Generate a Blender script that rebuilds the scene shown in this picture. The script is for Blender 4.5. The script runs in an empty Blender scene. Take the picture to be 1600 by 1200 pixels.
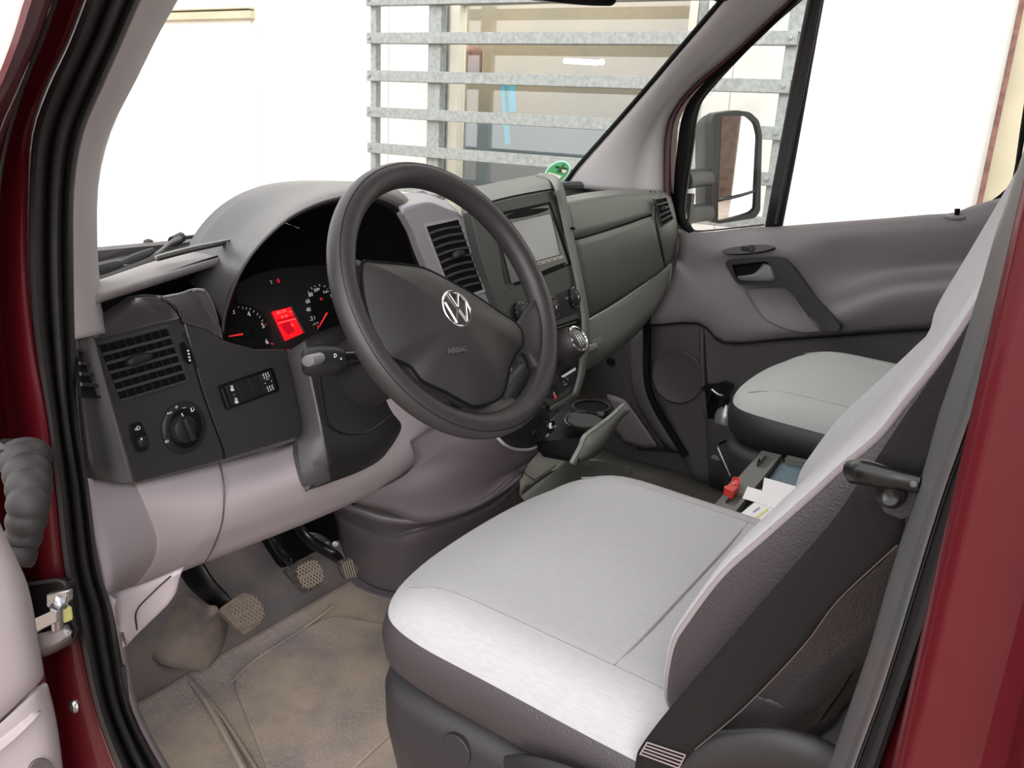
import bpy, bmesh, math, random
import numpy as np
from mathutils import Vector, Matrix
from mathutils.geometry import tessellate_polygon
random.seed(7)
SC = bpy.context.scene
# ------------------------------------------------------------------ camera (survey of the photograph)
# world axes: X towards the van's front, Y towards the driver's side, Z up, cab floor at z = 0
F = 1295.0
def nrm(v):
    v = np.array(v, float); return v / np.linalg.norm(v)
_dn = nrm([-219 / F, 4200 / F, 1.0])
_la = np.array([900 / F, 0, 1.0]); _la[1] = -(_dn[0] * _la[0] + _dn[2]) / _dn[1]; _la = nrm(_la)
R = np.array([np.cross(-_la, -_dn), -_la, -_dn])
CAM = np.array([-0.68112752, 1.31224539, 0.94520423])
cd = bpy.data.cameras.new('camera'); cam = bpy.data.objects.new('camera', cd); SC.collection.objects.link(cam)
cd.sensor_width = 36.0; cd.lens = F / 1600 * 36.0; cd.clip_start = 0.02; cd.clip_end = 100
_r, _u, _b = R @ [1, 0, 0], R @ [0, -1, 0], R @ [0, 0, -1]
cam.matrix_world = Matrix(((_r[0], _u[0], _b[0], CAM[0]), (_r[1], _u[1], _b[1], CAM[1]), (_r[2], _u[2], _b[2], CAM[2]), (0, 0, 0, 1)))
SC.camera = cam
# ------------------------------------------------------------------ world: bright overcast sky
W = bpy.data.worlds.new('sky'); SC.world = W; W.use_nodes = True
bg = W.node_tree.nodes['Background']; bg.inputs[0].default_value = (1.0, 0.985, 0.985, 1); bg.inputs[1].default_value = 1.0
SC.view_settings.view_transform = 'Standard'; SC.view_settings.look = 'None'
SC.view_settings.exposure = 1.35; SC.view_settings.gamma = 1.0; SC.view_settings.use_curve_mapping = False
sd = bpy.data.lights.new('sun', 'SUN'); sd.energy = 1.0; sd.angle = math.radians(50); sd.color = (1, .97, .94)
sun = bpy.data.objects.new('sun', sd); SC.collection.objects.link(sun)
sun.rotation_euler = Vector((0.50, -0.82, -0.38)).to_track_quat('-Z', 'Y').to_euler()   # from behind the photographer, high
# ------------------------------------------------------------------ survey helpers: image point + one known coordinate -> place in the van
def ray(px, py): return R @ np.array([(px - 800) / F, (py - 600) / F, 1.0])
PLN = {}
def plane(key, P, n): PLN[key] = (np.array(P, float), nrm(n))
def at(px, py, s):
    r = ray(px, py); k = s[0]
    if k in 'xyz':
        i = 'xyz'.index(k); return CAM + r * (float(s[1:]) - CAM[i]) / r[i]
    P, n = PLN[k]; off = float(s[1:]) if len(s) > 1 else 0.0
    P = P + n * off
    return CAM + r * ((P - CAM) @ n) / (r @ n)
def pts(txt, default=None):
    out = []
    for t in txt.split():
        a = t.split(',')
        out.append(at(float(a[0]), float(a[1]), a[2] if len(a) > 2 else default))
    return out
def px2(txt): return [tuple(map(float, t.split(','))) for t in txt.split()]
def rnd(p, r, k=4):
    """round the corners of a closed outline (2D or 3D points) by distance r"""
    p = [np.array(q, float) for q in p]; n = len(p); out = []
    for i in range(n):
        a, b, c = p[i - 1], p[i], p[(i + 1) % n]
        da, dc = np.linalg.norm(a - b), np.linalg.norm(c - b)
        ra, rc = min(r, da * .45), min(r, dc * .45)
        A, Cc = b + (a - b) / da * ra, b + (c - b) / dc * rc
        for j in range(k + 1):
            t = j / k; out.append((1 - t) ** 2 * A + 2 * t * (1 - t) * b + t * t * Cc)
    return out
def on(p2, s): return [at(x, y, s) for x, y in p2]
def cr(P, k, closed=False):
    """Catmull-Rom through P, k steps per span"""
    P = [np.array(p, float) for p in P]; n = len(P)
    if n < 3 and not closed:
        return [P[0] + (P[1] - P[0]) * j / k for j in range(k + 1)]
    out = []
    for i in range(n if closed else n - 1):
        if closed: p0, p1, p2, p3 = P[i - 1], P[i], P[(i + 1) % n], P[(i + 2) % n]
        else:
            p1, p2 = P[i], P[i + 1]; p0 = P[i - 1] if i > 0 else 2 * p1 - p2; p3 = P[i + 2] if i + 2 < n else 2 * p2 - p1
        for j in range(k):
            t = j / k
            out.append(.5 * ((2 * p1) + (-p0 + p2) * t + (2 * p0 - 5 * p1 + 4 * p2 - p3) * t * t + (-p0 + 3 * p1 - 3 * p2 + p3) * t ** 3))
    if not closed: out.append(P[-1])
    return out
# ------------------------------------------------------------------ geometry builders: each returns (verts, faces)
def g_patch(rows, su=5, sv=5, lin=False):
    rows = [cr(r, su) for r in rows] if su > 1 else [[np.array(p, float) for p in r] for r in rows]
    m = len(rows[0])
    if sv > 1 and not lin:
        cols = [cr([r[j] for r in rows], sv) for j in range(m)]
        rows = [[cols[j][i] for j in range(m)] for i in range(len(cols[0]))]
    V = [p for r in rows for p in r]; Fc = []
    for i in range(len(rows) - 1):
        for j in range(m - 1):
            Fc.append((i * m + j, i * m + j + 1, (i + 1) * m + j + 1, (i + 1) * m + j))
    c = sum(V) / len(V); s = 0
    for f in Fc:
        a, b, d = V[f[0]], V[f[1]], V[f[3]]; nn = np.cross(b - a, d - a); s += nn @ (CAM - a)
    if s < 0: Fc = [f[::-1] for f in Fc]
    return V, Fc
def area_n(P):
    n = np.zeros(3)
    for i in range(len(P)): n += np.cross(P[i - 1], P[i])
    return nrm(n)
def g_plate(P, thick, holes=(), n=None):
    """flat plate: outline P (front, seen by the viewer), thickness away from the viewer"""
    P = [np.array(p, float) for p in P]
    nn = area_n(P)
    if n is None:
        n = nn if nn @ (CAM - P[0]) > 0 else -nn
    loops = [P] + [[np.array(q, float) for q in h] for h in holes]
    tri = tessellate_polygon([[Vector(q) for q in L] for L in loops])
    V = [q for L in loops for q in L]; N = len(V); V = V + [q - n * thick for q in V]; Fc = []
    for t in tri:
        a, b, c = (V[i] for i in t)
        if np.cross(b - a, c - a) @ n < 0: t = (t[0], t[2], t[1])
        Fc.append(tuple(t)); Fc.append((t[2] + N, t[1] + N, t[0] + N))
    o = 0
    for L in loops:
        m = len(L)
        for i in range(m):
            j = (i + 1) % m; Fc.append((o + i, o + j, o + j + N, o + i + N))
        o += m
    return V, Fc
def g_dome(P, h, n=None, rings=5, p=2.2, base=0.004, cen=None):
    P = [np.array(q, float) for q in P]; nn = area_n(P)
    if n is None: n = nn if nn @ (CAM - P[0]) > 0 else -nn
    c = sum(P) / len(P) if cen is None else np.array(cen); m = len(P); V = [q - n * base for q in P]; Fc = []
    for k in range(rings + 1):
        s = math.cos(k / (rings + .6) * math.pi / 2)
        V += [c + (q - c) * s + n * h * (1 - s ** p) for q in P]
    V.append(c + n * h)
    for k in range(rings + 1):
        for i in range(m):
            j = (i + 1) % m; Fc.append((k * m + i, k * m + j, (k + 1) * m + j, (k + 1) * m + i))
    t = (rings + 1) * m
    for i in range(m): Fc.append((t + i, t + (i + 1) % m, len(V) - 1))
    Fc.append(tuple(range(m))[::-1])
    if nn @ n < 0: Fc = [f[::-1] for f in Fc]
    return V, Fc
def g_tube(P, r, n=10, k=5, closed=False, flat=1.0, up=None):
    P = [np.array(p, float) for p in P]
    rr = list(r) if hasattr(r, '__len__') else [r] * len(P)
    Q = cr([np.append(p, q) for p, q in zip(P, rr)], k, closed) if k > 1 else [np.append(p, q) for p, q in zip(P, rr)]
    m = len(Q); V = []; Fc = []; prev = np.array(up, float) if up is not None else None
    for i in range(m):
        a, b = Q[(i + 1) % m if closed else min(i + 1, m - 1)][:3], Q[i - 1 if (closed or i > 0) else 0][:3]
        t = nrm(a - b)
        if prev is None: prev = np.cross(t, [0.3, 0.1, 1]) if abs(t[2]) < .9 else np.cross(t, [1, 0, 0])
        u = nrm(prev - t * (prev @ t)); w = np.cross(t, u)
        if up is None: prev = u
        for j in range(n):
            a_ = 2 * math.pi * j / n; V.append(Q[i][:3] + (u * math.cos(a_) * flat + w * math.sin(a_)) * Q[i][3])
    for i in range(m if closed else m - 1):
        for j in range(n):
            i2 = (i + 1) % m; j2 = (j + 1) % n; Fc.append((i * n + j, i * n + j2, i2 * n + j2, i2 * n + j))
    if not closed:
        Fc.append(tuple(range(n))[::-1]); Fc.append(tuple((m - 1) * n + j for j in range(n)))
    return V, Fc
def basis(n, up=(0, 0, 1)):
    n = nrm(n); u = np.cross(up, n)
    if np.linalg.norm(u) < 1e-4: u = np.cross([1, 0, 0], n)
    u = nrm(u); return u, np.cross(n, u), n
def g_lathe(P, n, prof, k=28, su=1.0, up=(0, 0, 1)):
    """prof: (radius, height) pairs along n"""
    u, v, n = basis(n, up); P = np.array(P, float); V = []; Fc = []
    for r, h in prof:
        for j in range(k):
            a = 2 * math.pi * j / k; V.append(P + n * h + (u * math.cos(a) * su + v * math.sin(a)) * max(r, 1e-5))
    for i in range(len(prof) - 1):
        for j in range(k):
            j2 = (j + 1) % k; Fc.append((i * k + j, i * k + j2, (i + 1) * k + j2, (i + 1) * k + j))
    Fc.append(tuple(range(k))[::-1]); Fc.append(tuple((len(prof) - 1) * k + j for j in range(k)))
    return V, Fc
def g_box(c, d, u=(1, 0, 0), v=(0, 1, 0), w=(0, 0, 1)):
    c = np.array(c, float); u, v, w = (np.array(q, float) for q in (u, v, w)); V = []
    for a in (-.5, .5):
        for b in (-.5, .5):
            for e in (-.5, .5): V.append(c + u * a * d[0] + v * b * d[1] + w * e * d[2])
    return V, [(0, 1, 3, 2), (4, 6, 7, 5), (0, 4, 5, 1), (2, 3, 7, 6), (0, 2, 6, 4), (1, 5, 7, 3)]
def g_text(s, P, u, v, size, ext=0.0002, align='CENTER', shear=0):
    c = bpy.data.curves.new('t', 'FONT'); c.body = s; c.size = size; c.extrude = ext; c.align_x = align; c.align_y = 'CENTER'; c.resolution_u = 2; c.shear = shear
    o = bpy.data.objects.new('t', c); SC.collection.objects.link(o)
    me = bpy.data.meshes.new_from_object(o.evaluated_get(bpy.context.evaluated_depsgraph_get()))
    u, v = np.array(u, float), np.array(v, float); w = np.cross(u, v)
    V = [np.array(P) + u * q.co.x + v * q.co.y + w * q.co.z for q in me.vertices]; Fc = [tuple(f.vertices) for f in me.polygons]
    bpy.data.objects.remove(o); bpy.data.curves.remove(c); bpy.data.meshes.remove(me)
    return V, Fc
# ------------------------------------------------------------------ scene objects
WM = {}
def thing(name, label, cat, loc=(0, 0, 0), group=None):
    o = bpy.data.objects.new(name, None); SC.collection.objects.link(o); o.location = Vector(loc); o.empty_display_size = .05
    o['label'] = label; o['category'] = cat
    if group: o['group'] = group
    WM[o.name] = Matrix.Translation(Vector(loc)); return o
def link(o, parent):
    SC.collection.objects.link(o); WM[o.name] = Matrix.Identity(4)
    if parent is not None:
        o.parent = parent; o.matrix_parent_inverse = WM[parent.name].inverted()
def obj(name, geos, m, parent=None, bevel=0, seg=2, solid=0, sharp=35, sub=0, flat=False, fix=False, **pr):
    if isinstance(geos, tuple): geos = [geos]
    V = []; Fc = []
    for v, f in geos:
        o = len(V); V += [tuple(map(float, q)) for q in v]; Fc += [tuple(i + o for i in g) for g in f]
    me = bpy.data.meshes.new(name); me.from_pydata(V, [], Fc); me.update()
    if fix:
        bm = bmesh.new(); bm.from_mesh(me); bmesh.ops.recalc_face_normals(bm, faces=bm.faces); bm.to_mesh(me); bm.free()
    if not flat:
        me.polygons.foreach_set('use_smooth', [True] * len(me.polygons))
        me.set_sharp_from_angle(angle=math.radians(sharp))
    me.materials.append(m); o = bpy.data.objects.new(name, me); link(o, parent)
    if solid:
        md = o.modifiers.new('solid', 'SOLIDIFY'); md.thickness = solid; md.offset = -1
    if bevel:
        md = o.modifiers.new('bevel', 'BEVEL'); md.width = bevel; md.segments = seg; md.limit_method = 'ANGLE'; md.angle_limit = math.radians(40); md.use_clamp_overlap = True
    if sub:
        md = o.modifiers.new('sub', 'SUBSURF'); md.levels = md.render_levels = sub
    for k, v in pr.items(): o[k] = v
    return o
def tag(o, label, cat, group=None):
    o['label'] = label; o['category'] = cat
    if group: o['group'] = group
    return o
def struct(o): o['kind'] = 'structure'; return o
# ------------------------------------------------------------------ materials (all procedural)
def lin(h):
    h = h.lstrip('#'); c = [int(h[i:i + 2], 16) / 255 for i in (0, 2, 4)]
    return tuple(x / 12.92 if x <= .04045 else ((x + .055) / 1.055) ** 2.4 for x in c) + (1,)
def mat(name, col, rough=.5, metal=0, bump=0, bscale=400, coat=0, spec=.5, col2=None, cscale=8, emit=0, cdetail=4, cpow=(.4, .6), stretch=None, sheen=0):
    m = bpy.data.materials.new(name); m.use_nodes = True; nt = m.node_tree; b = nt.nodes['Principled BSDF']
    c = lin(col); b.inputs['Base Color'].default_value = c; b.inputs['Roughness'].default_value = rough; b.inputs['Metallic'].default_value = metal
    b.inputs['Coat Weight'].default_value = coat; b.inputs['Coat Roughness'].default_value = .06; b.inputs['Specular IOR Level'].default_value = spec
    b.inputs['Sheen Weight'].default_value = sheen
    tc = nt.nodes.new('ShaderNodeTexCoord'); src = tc.outputs['Object']
    if stretch:
        mp = nt.nodes.new('ShaderNodeMapping'); mp.inputs['Scale'].default_value = stretch; nt.links.new(src, mp.inputs[0]); src = mp.outputs[0]
    if col2:
        n = nt.nodes.new('ShaderNodeTexNoise'); n.inputs['Scale'].default_value = cscale; n.inputs['Detail'].default_value = cdetail; nt.links.new(src, n.inputs['Vector'])
        r = nt.nodes.new('ShaderNodeValToRGB'); r.color_ramp.elements[0].position = cpow[0]; r.color_ramp.elements[1].position = cpow[1]
        r.color_ramp.elements[0].color = c; r.color_ramp.elements[1].color = lin(col2)
        nt.links.new(n.outputs[0], r.inputs[0]); nt.links.new(r.outputs[0], b.inputs['Base Color'])
    if bump:
        n2 = nt.nodes.new('ShaderNodeTexNoise'); n2.inputs['Scale'].default_value = bscale; n2.inputs['Detail'].default_value = 2; nt.links.new(src, n2.inputs['Vector'])
        bp = nt.nodes.new('ShaderNodeBump'); bp.inputs['Strength'].default_value = bump; bp.inputs['Distance'].default_value = .001
        nt.links.new(n2.outputs[0], bp.inputs['Height']); nt.links.new(bp.outputs[0], b.inputs['Normal'])
    if emit:
        b.inputs['Emission Color'].default_value = c; b.inputs['Emission Strength'].default_value = emit
    return m
def glass(name, tint, refl=.06, rough=0.0):
    m = bpy.data.materials.new(name); m.use_nodes = True; nt = m.node_tree; nt.nodes.clear()
    o = nt.nodes.new('ShaderNodeOutputMaterial'); t = nt.nodes.new('ShaderNodeBsdfTransparent'); t.inputs[0].default_value = tint
    g = nt.nodes.new('ShaderNodeBsdfGlossy'); g.inputs['Roughness'].default_value = rough
    lw = nt.nodes.new('ShaderNodeFresnel'); lw.inputs[0].default_value = 1.22
    mr = nt.nodes.new('ShaderNodeMapRange'); mr.inputs['To Min'].default_value = refl; mr.inputs['To Max'].default_value = .7
    mx = nt.nodes.new('ShaderNodeMixShader'); nt.links.new(lw.outputs[0], mr.inputs['Value']); nt.links.new(mr.outputs[0], mx.inputs[0])
    nt.links.new(t.outputs[0], mx.inputs[1]); nt.links.new(g.outputs[0], mx.inputs[2]); nt.links.new(mx.outputs[0], o.inputs[0])
    return m
M = {}
M['dark'] = mat('dark_dash_plastic', '242225', .40, bump=.12, bscale=1100, spec=.8, sheen=.25)
M['dark2'] = mat('dark_smooth_plastic', '212023', .5, bump=.1, bscale=1500, spec=.35)
M['black'] = mat('black_gloss_plastic', '101012', .28)
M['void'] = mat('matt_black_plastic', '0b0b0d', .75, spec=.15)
M['shell'] = mat('dark_hood_plastic', '454347', .38, bump=.1, bscale=1500, spec=.5)
M['lip'] = mat('dark_lip_plastic', '2b292c', .5, bump=.2, bscale=1500, spec=.4)
M['pad'] = mat('soft_dash_pad', '535654', .40, bump=.3, bscale=1400, spec=.4)
M['glove'] = mat('glove_box_plastic', '646763', .42, bump=.3, bscale=1400, spec=.6)
M['glovelow'] = mat('grey_green_plastic', '9a9d95', .55, bump=.2, bscale=1400)
M['lgray'] = mat('light_lilac_grey_plastic', 'aba1a5', .55, bump=.25, bscale=1300, spec=.4)
M['pillar'] = mat('pillar_trim_grey', 'b4b0b1', .6, bump=.15, bscale=900, spec=.3)
M['tunnel'] = mat('console_base_plastic', '524c51', .45, bump=.2, bscale=1200, spec=.5, col2='574f50', cscale=5)
M['wheel'] = mat('wheel_leather', '2f2c2e', .42, bump=.4, bscale=900, spec=.45, stretch=(1, 1, .5))
M['airbag'] = mat('airbag_cover_plastic', '272526', .5, bump=.25, bscale=1200, spec=.45, col2='2d2a2b', cscale=12)
M['fabric'] = mat('grey_seat_fabric', 'a6a5a8', .9, bump=.35, bscale=2400, spec=.15, col2='abaaad', cscale=260, stretch=(.3, 2, 1), sheen=.15)
M['fabric2'] = mat('grey_green_seat_fabric', 'aeb0ae', .9, bump=.35, bscale=2400, spec=.15, col2='b2b4b2', cscale=260, stretch=(.3, 2, 1), sheen=.15)
M['piping'] = mat('pale_piping', '8c8386', .85, bump=.8, bscale=900)
M['vinyl'] = mat('dark_seat_vinyl', '3b3639', .42, bump=.6, bscale=500, spec=.5)
M['vinylblack'] = mat('black_seat_vinyl', '252427', .45, bump=.5, bscale=600, spec=.5)
M['seatbase'] = mat('seat_base_plastic', '29272a', .45, bump=.2, bscale=1200, spec=.5)
M['belt'] = mat('belt_webbing', '1a1617', .75, bump=1.0, bscale=1500, spec=.3, stretch=(1, .2, 1))
M['rubber'] = mat('seal_rubber', '2a2829', .55, bump=.25, bscale=500, spec=.45, col2='302d2e', cscale=20)
M['rubberdark'] = mat('seal_rubber_dark', '1b181a', .6, spec=.4)
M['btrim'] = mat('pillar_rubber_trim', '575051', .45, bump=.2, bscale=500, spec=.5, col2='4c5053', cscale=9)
M['red'] = mat('dark_red_paint', '4e0913', .45, metal=.1, coat=.35, spec=.25)
M['chrome'] = mat('chrome', 'e8e8ea', .12, metal=1)
M['steel'] = mat('zinc_steel', 'b9bcc0', .3, metal=1, bump=.3, bscale=200)
M['galv'] = mat('galvanised_steel', '848886', .5, metal=.3, col2='999d9b', cscale=45, cpow=(.35, .65), cdetail=6)
M['wallw'] = mat('white_cladding', 'f0efe9', .6)
M['walld'] = mat('white_cladding_joint', 'dad6c6', .7)
M['beige'] = mat('beige_render', 'bdb39a', .8, col2='b3ab93', cscale=3)
M['post'] = mat('brown_painted_post', '5f3a33', .7, col2='7a5248', cscale=30)
M['frame'] = mat('cream_window_frame', 'd9d5c6', .5)
M['ground'] = mat('paving', '8c7c70', .85, col2='a08f82', cscale=3)
M['glass'] = glass('window_glass', (.97, .985, .975, 1), .0)
M['bglass'] = glass('building_glass', (.85, .87, .86, 1), .10)
M['mirror'] = mat('mirror_glass', 'f4f6f6', .02, metal=1)
M['doorg'] = mat('door_panel_grey', '827c7f', .55, bump=.25, bscale=1100, spec=.4)
M['doorl'] = mat('door_panel_dark_grey', '4c484a', .55, bump=.25, bscale=1100, spec=.35)
M['foot'] = mat('footwell_plastic', '3a3639', .55, bump=.3, bscale=900, spec=.35)
M['white'] = mat('white_print', 'e6e6e6', .6)
M['redp'] = mat('red_print', 'c0202a', .6, emit=.35)
M['paper'] = mat('paper', 'f2f0f2', .8)
M['yellow'] = mat('yellow_print', 'e0dc90', .8)
M['ink'] = mat('grey_print', '9a9aa0', .8)
M['screen'] = mat('radio_screen', '9c9f9e', .35, spec=.6, col2='949796', cscale=10)
M['carpet'] = mat('blue_grey_mat', '5f7480', .95, bump=1.5, bscale=350, col2='74858d', cscale=180)
M['crate'] = mat('grey_crate_plastic', '6a6a66', .6, col2='605f5b', cscale=14)
M['orange'] = mat('red_clip_plastic', 'c8382e', .45)
M['silver'] = mat('silver_bottle', 'aaaab0', .35, metal=.6)
M['green'] = mat('green_print', '3f9a5c', .6)
M['greend'] = mat('dark_green_print', '175a30', .6)
M['pale'] = mat('pale_rim', 'bfe0da', .6)
M['pinkw'] = mat('pale_pink_paper', 'f0dccb', .7)
def floor_mat():
    m = mat('dirty_floor_rubber', '4a4548', .75, bump=.5, bscale=260, spec=.3); nt = m.node_tree; b = nt.nodes['Principled BSDF']; L = nt.links.new
    tc = nt.nodes['Texture Coordinate']
    def noise(s, d=5):
        n = nt.nodes.new('ShaderNodeTexNoise'); n.inputs['Scale'].default_value = s; n.inputs['Detail'].default_value = d; L(tc.outputs['Object'], n.inputs['Vector']); return n.outputs[0]
    def ramp(i, a, b_, c1, c2):
        r = nt.nodes.new('ShaderNodeValToRGB'); r.color_ramp.elements[0].position = a; r.color_ramp.elements[1].position = b_
        r.color_ramp.elements[0].color = c1; r.color_ramp.elements[1].color = c2; L(i, r.inputs[0]); return r.outputs[0]
    base = ramp(noise(6), .35, .65, lin('857a78'), lin('ab9c8b'))
    spot = ramp(noise(220, 3), .45, .75, (0, 0, 0, 1), (.5, .5, .5, 1))
    mx = nt.nodes.new('ShaderNodeMix'); mx.data_type = 'RGBA'; L(spot, mx.inputs[0]); L(base, mx.inputs[6]); mx.inputs[7].default_value = lin('b3a699')
    mx2 = nt.nodes.new('ShaderNodeMix'); mx2.data_type = 'RGBA'; L(ramp(noise(14), .5, .75, (0, 0, 0, 1), (.45, .45, .45, 1)), mx2.inputs[0]); L(mx.outputs[2], mx2.inputs[6]); mx2.inputs[7].default_value = lin('676070')
    L(mx2.outputs[2], b.inputs['Base Color']); return m
M['floor'] = floor_mat()
M['floorp'] = mat('passenger_floor_rubber', '4c4a45', .7, bump=.4, bscale=300, col2='5a564c', cscale=9)
# ================================================================== OUTSIDE
GZ = -0.66
wn = nrm([-.064, .998, 0]); wd = np.array([.998, .064, 0]); UP = np.array([0, 0, 1.0])
plane('W', (2, -2.9, 0), wn); plane('S', np.array([2, -2.9, 0]) + wn * .30, wn)
struct(obj('ground', g_box((1, 0, GZ - .05), (80, 60, .1)), M['ground']))
bld = thing('building', 'white clad building with a wide dim window seen through the windscreen', 'building', (3, -2.9, GZ))
wx = lambda px, py: at(px, py, 'W')
def vwall(px0, py0, px1, py1, ztop, zbot, off, th):
    """vertical slab on the wall plane between two surveyed verticals"""
    a, b = at(px0, py0, 'W%g' % off), at(px1, py1, 'W%g' % off)
    return g_plate([(a[0], a[1], zbot), (b[0], b[1], zbot), (b[0], b[1], ztop), (a[0], a[1], ztop)], th)
# main wall around the window
obj('wall', [vwall(-900, 60, 704, 60, 4.2, GZ, 0, .1), vwall(1086, 60, 1592, 60, 4.2, GZ, 0, .1), vwall(704, 60, 1086, 60, 4.2, 1.75, 0, .1), vwall(704, 60, 1086, 60, .22, GZ, 0, .1)], M['wallw'], bld)
# cladding panels proud of the wall, separated by open joints
for i, (a, b) in enumerate([(-700, 394), (414, 606), (608, 674), (1104, 1146), (1148, 1230), (1232, 1584)]):
    o = obj('wall_panel', vwall(a, 100, b, 100, 4.1, -.5, .012, .012), M['wallw'], bld, bevel=.002)
obj('door_lintel', [g_box((at(200, 30, 'W.03') + at(396, 22, 'W.03')) / 2, (np.linalg.norm(at(200, 30, 'W') - at(396, 22, 'W')), .08, .05), wd, wn, UP),
                    g_box((at(200, 30, 'W.03') + at(396, 22, 'W.03')) / 2 + np.array([0, 0, .04]), (np.linalg.norm(at(200, 30, 'W') - at(396, 22, 'W')), .1, .012), wd, wn, UP)], M['beige'], bld, bevel=.004)
obj('door_jamb', vwall(398, 100, 402, 100, 1.75, GZ, .02, .02), M['walld'], bld)
# window
wf = obj('window_frame', [vwall(704, 60, 717, 60, 1.75, .22, .02, .08), vwall(1073, 60, 1086, 60, 1.75, .22, .02, .08), vwall(704, 60, 1086, 60, .28, .2, .02, .08), vwall(704, 60, 1086, 60, 1.76, 1.62, .02, .08)], M['frame'], bld, bevel=.004)
obj('window_trim', vwall(691, 60, 698, 60, 2.2, .5, .03, .02), M['galv'], bld); obj('window_trim', vwall(1088, 60, 1100, 60, 2.2, .5, .03, .02), M['galv'], bld)
a, b = at(716, 60, 'W-.03'), at(1074, 60, 'W-.03')
obj('window_pane', g_plate([(a[0], a[1], .26), (b[0], b[1], .26), (b[0], b[1], 1.64), (a[0], a[1], 1.64)], .006), M['bglass'], bld)
rm = mat('room_wall_brown', '6f6454', .8, col2='625c54', cscale=1.2); rm2 = mat('room_wall_blue', '59626c', .8, col2='646a6e', cscale=1.5)
a, b = at(600, 60, 'W-1.3'), at(1200, 60, 'W-1.3')
obj('room_back', [g_plate([(a[0], a[1], 1.02), (b[0], b[1], 1.02), (b[0], b[1], 2.4), (a[0], a[1], 2.4)], .05)], rm, bld)
obj('room_bench', [g_plate([(a[0], a[1] + .3, 0), (b[0], b[1] + .3, 0), (b[0], b[1] + .3, 1.0), (a[0], a[1] + .3, 1.0)], .05)], rm2, bld)
c0 = (a + b) / 2
obj('room_ceiling', g_box((c0[0], c0[1] + .6, 2.4), (4.5, 1.6, .05)), M['wallw'], bld)
obj('room_floor', g_box((c0[0], c0[1] + .6, .02), (4.5, 1.6, .05)), M['crate'], bld)
tl = mat('tube_lamp', 'fff8e8', .5, emit=6); cy = mat('cyan_light', '37839c', .5, emit=.12); rdm = mat('red_cover', '5a3834', .8)
def seg(p, q, s): return [at(p[0], p[1], s), at(q[0], q[1], s)]
obj('tube_lamp', g_tube(seg((882, 95), (934, 98), 'W-.9'), .016, 8, 1), tl, bld)
obj('lamp_end', g_tube(seg((937, 97), (943, 97), 'W-.9'), .017, 8, 1), tl, bld)
obj('light_strip', g_tube(seg((786, 128), (793, 225), 'W-.8'), .020, 8, 1), cy, bld)
obj('light_strip', g_tube(seg((799, 128), (801, 175), 'W-.8'), .026, 8, 1), cy, bld)
obj('machine_cover', g_box(at(736, 96, 'W-.8'), (.16, .1, .2), wd, wn, UP), rdm, bld, bevel=.04)
la = bpy.data.lights.new('room_fill', 'AREA'); la.energy = 48; la.size = 2.5; la.shape = 'RECTANGLE'; la.size_y = .9; la.color = (1, .95, .88)  # added unseen area light, brightens the room beyond the weak tube lamp
lo = bpy.data.objects.new('room_fill', la); SC.collection.objects.link(lo); lo.location = (c0[0], c0[1] + .6, 2.33)
# galvanised louvre screen in front of the window
scr = thing('louvre_screen', 'galvanised steel screen of horizontal bars in front of the building window', 'screen', (3, -2.6, GZ))
for (l, r) in [((572, -1), (1257, -15)), ((573, 58.5), (1246, 60)), ((573, 117), (1234, 136)), ((573, 173.5), (1222, 210)), ((574, 229.5), (1208, 282)), ((575, 285), (1196, 352)), ((576, 340), (1184, 420))]:
    p, q = at(l[0], l[1], 'S'), at(r[0], r[1], 'S'); z = (p[2] + q[2]) / 2
    p[2] += (z - p[2]) * .3; q[2] += (z - q[2]) * .3
    d = q - p; L = np.linalg.norm(d); d = d / L
    ht = .056
    V1 = g_box((p + q) / 2, (L, .004, ht), d, wn, UP); V2 = g_box((p + q) / 2 - wn * .025 + UP * (ht / 2), (L, .05, .004), d, wn, UP); V3 = g_box((p + q) / 2 - wn * .025 - UP * (ht / 2), (L, .05, .004), d, wn, UP)
    sl = obj('slat', [V1, V2, V3], M['galv'], scr, bevel=.001)
    for e in (p + d * .02 , q - d * .03): obj('bolt', g_lathe(e + wn * .003, wn, [(.01, 0), (.01, .008), (.004, .01)], 8), M['galv'], sl)
for (x, y, w) in [(587, 100, .04), (682, 100, .085), (1243, 60, .07)]:
    p = at(x, y, 'S-.06'); obj('post', g_box((p[0], p[1], 1.0), (w, .05, 3.3), wd, wn, UP), M['galv'], scr, bevel=.003)
# brown corner post and beige wall further back
p = at(1566, 150, 'W.05'); q = at(1900, 150, 'W.05')
bp = obj('corner_post', g_box((p[0], p[1], 1.2), (.022, .05, 3.7), wd, wn, UP), M['post'], bevel=.004); tag(bp, 'slim brown vertical post beyond the passenger window, at its right edge', 'post')
dst = at(1568, 150, 'W.02'); dq = at(1720, 150, 'W.02')
bw = obj('neighbouring_wall', g_plate([(dst[0], dst[1], GZ), (dq[0], dq[1], GZ), (dq[0], dq[1], 4), (dst[0], dst[1], 4)], .2), M['beige']); tag(bw, 'beige rendered wall to the right of the slim brown post', 'wall')

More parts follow.
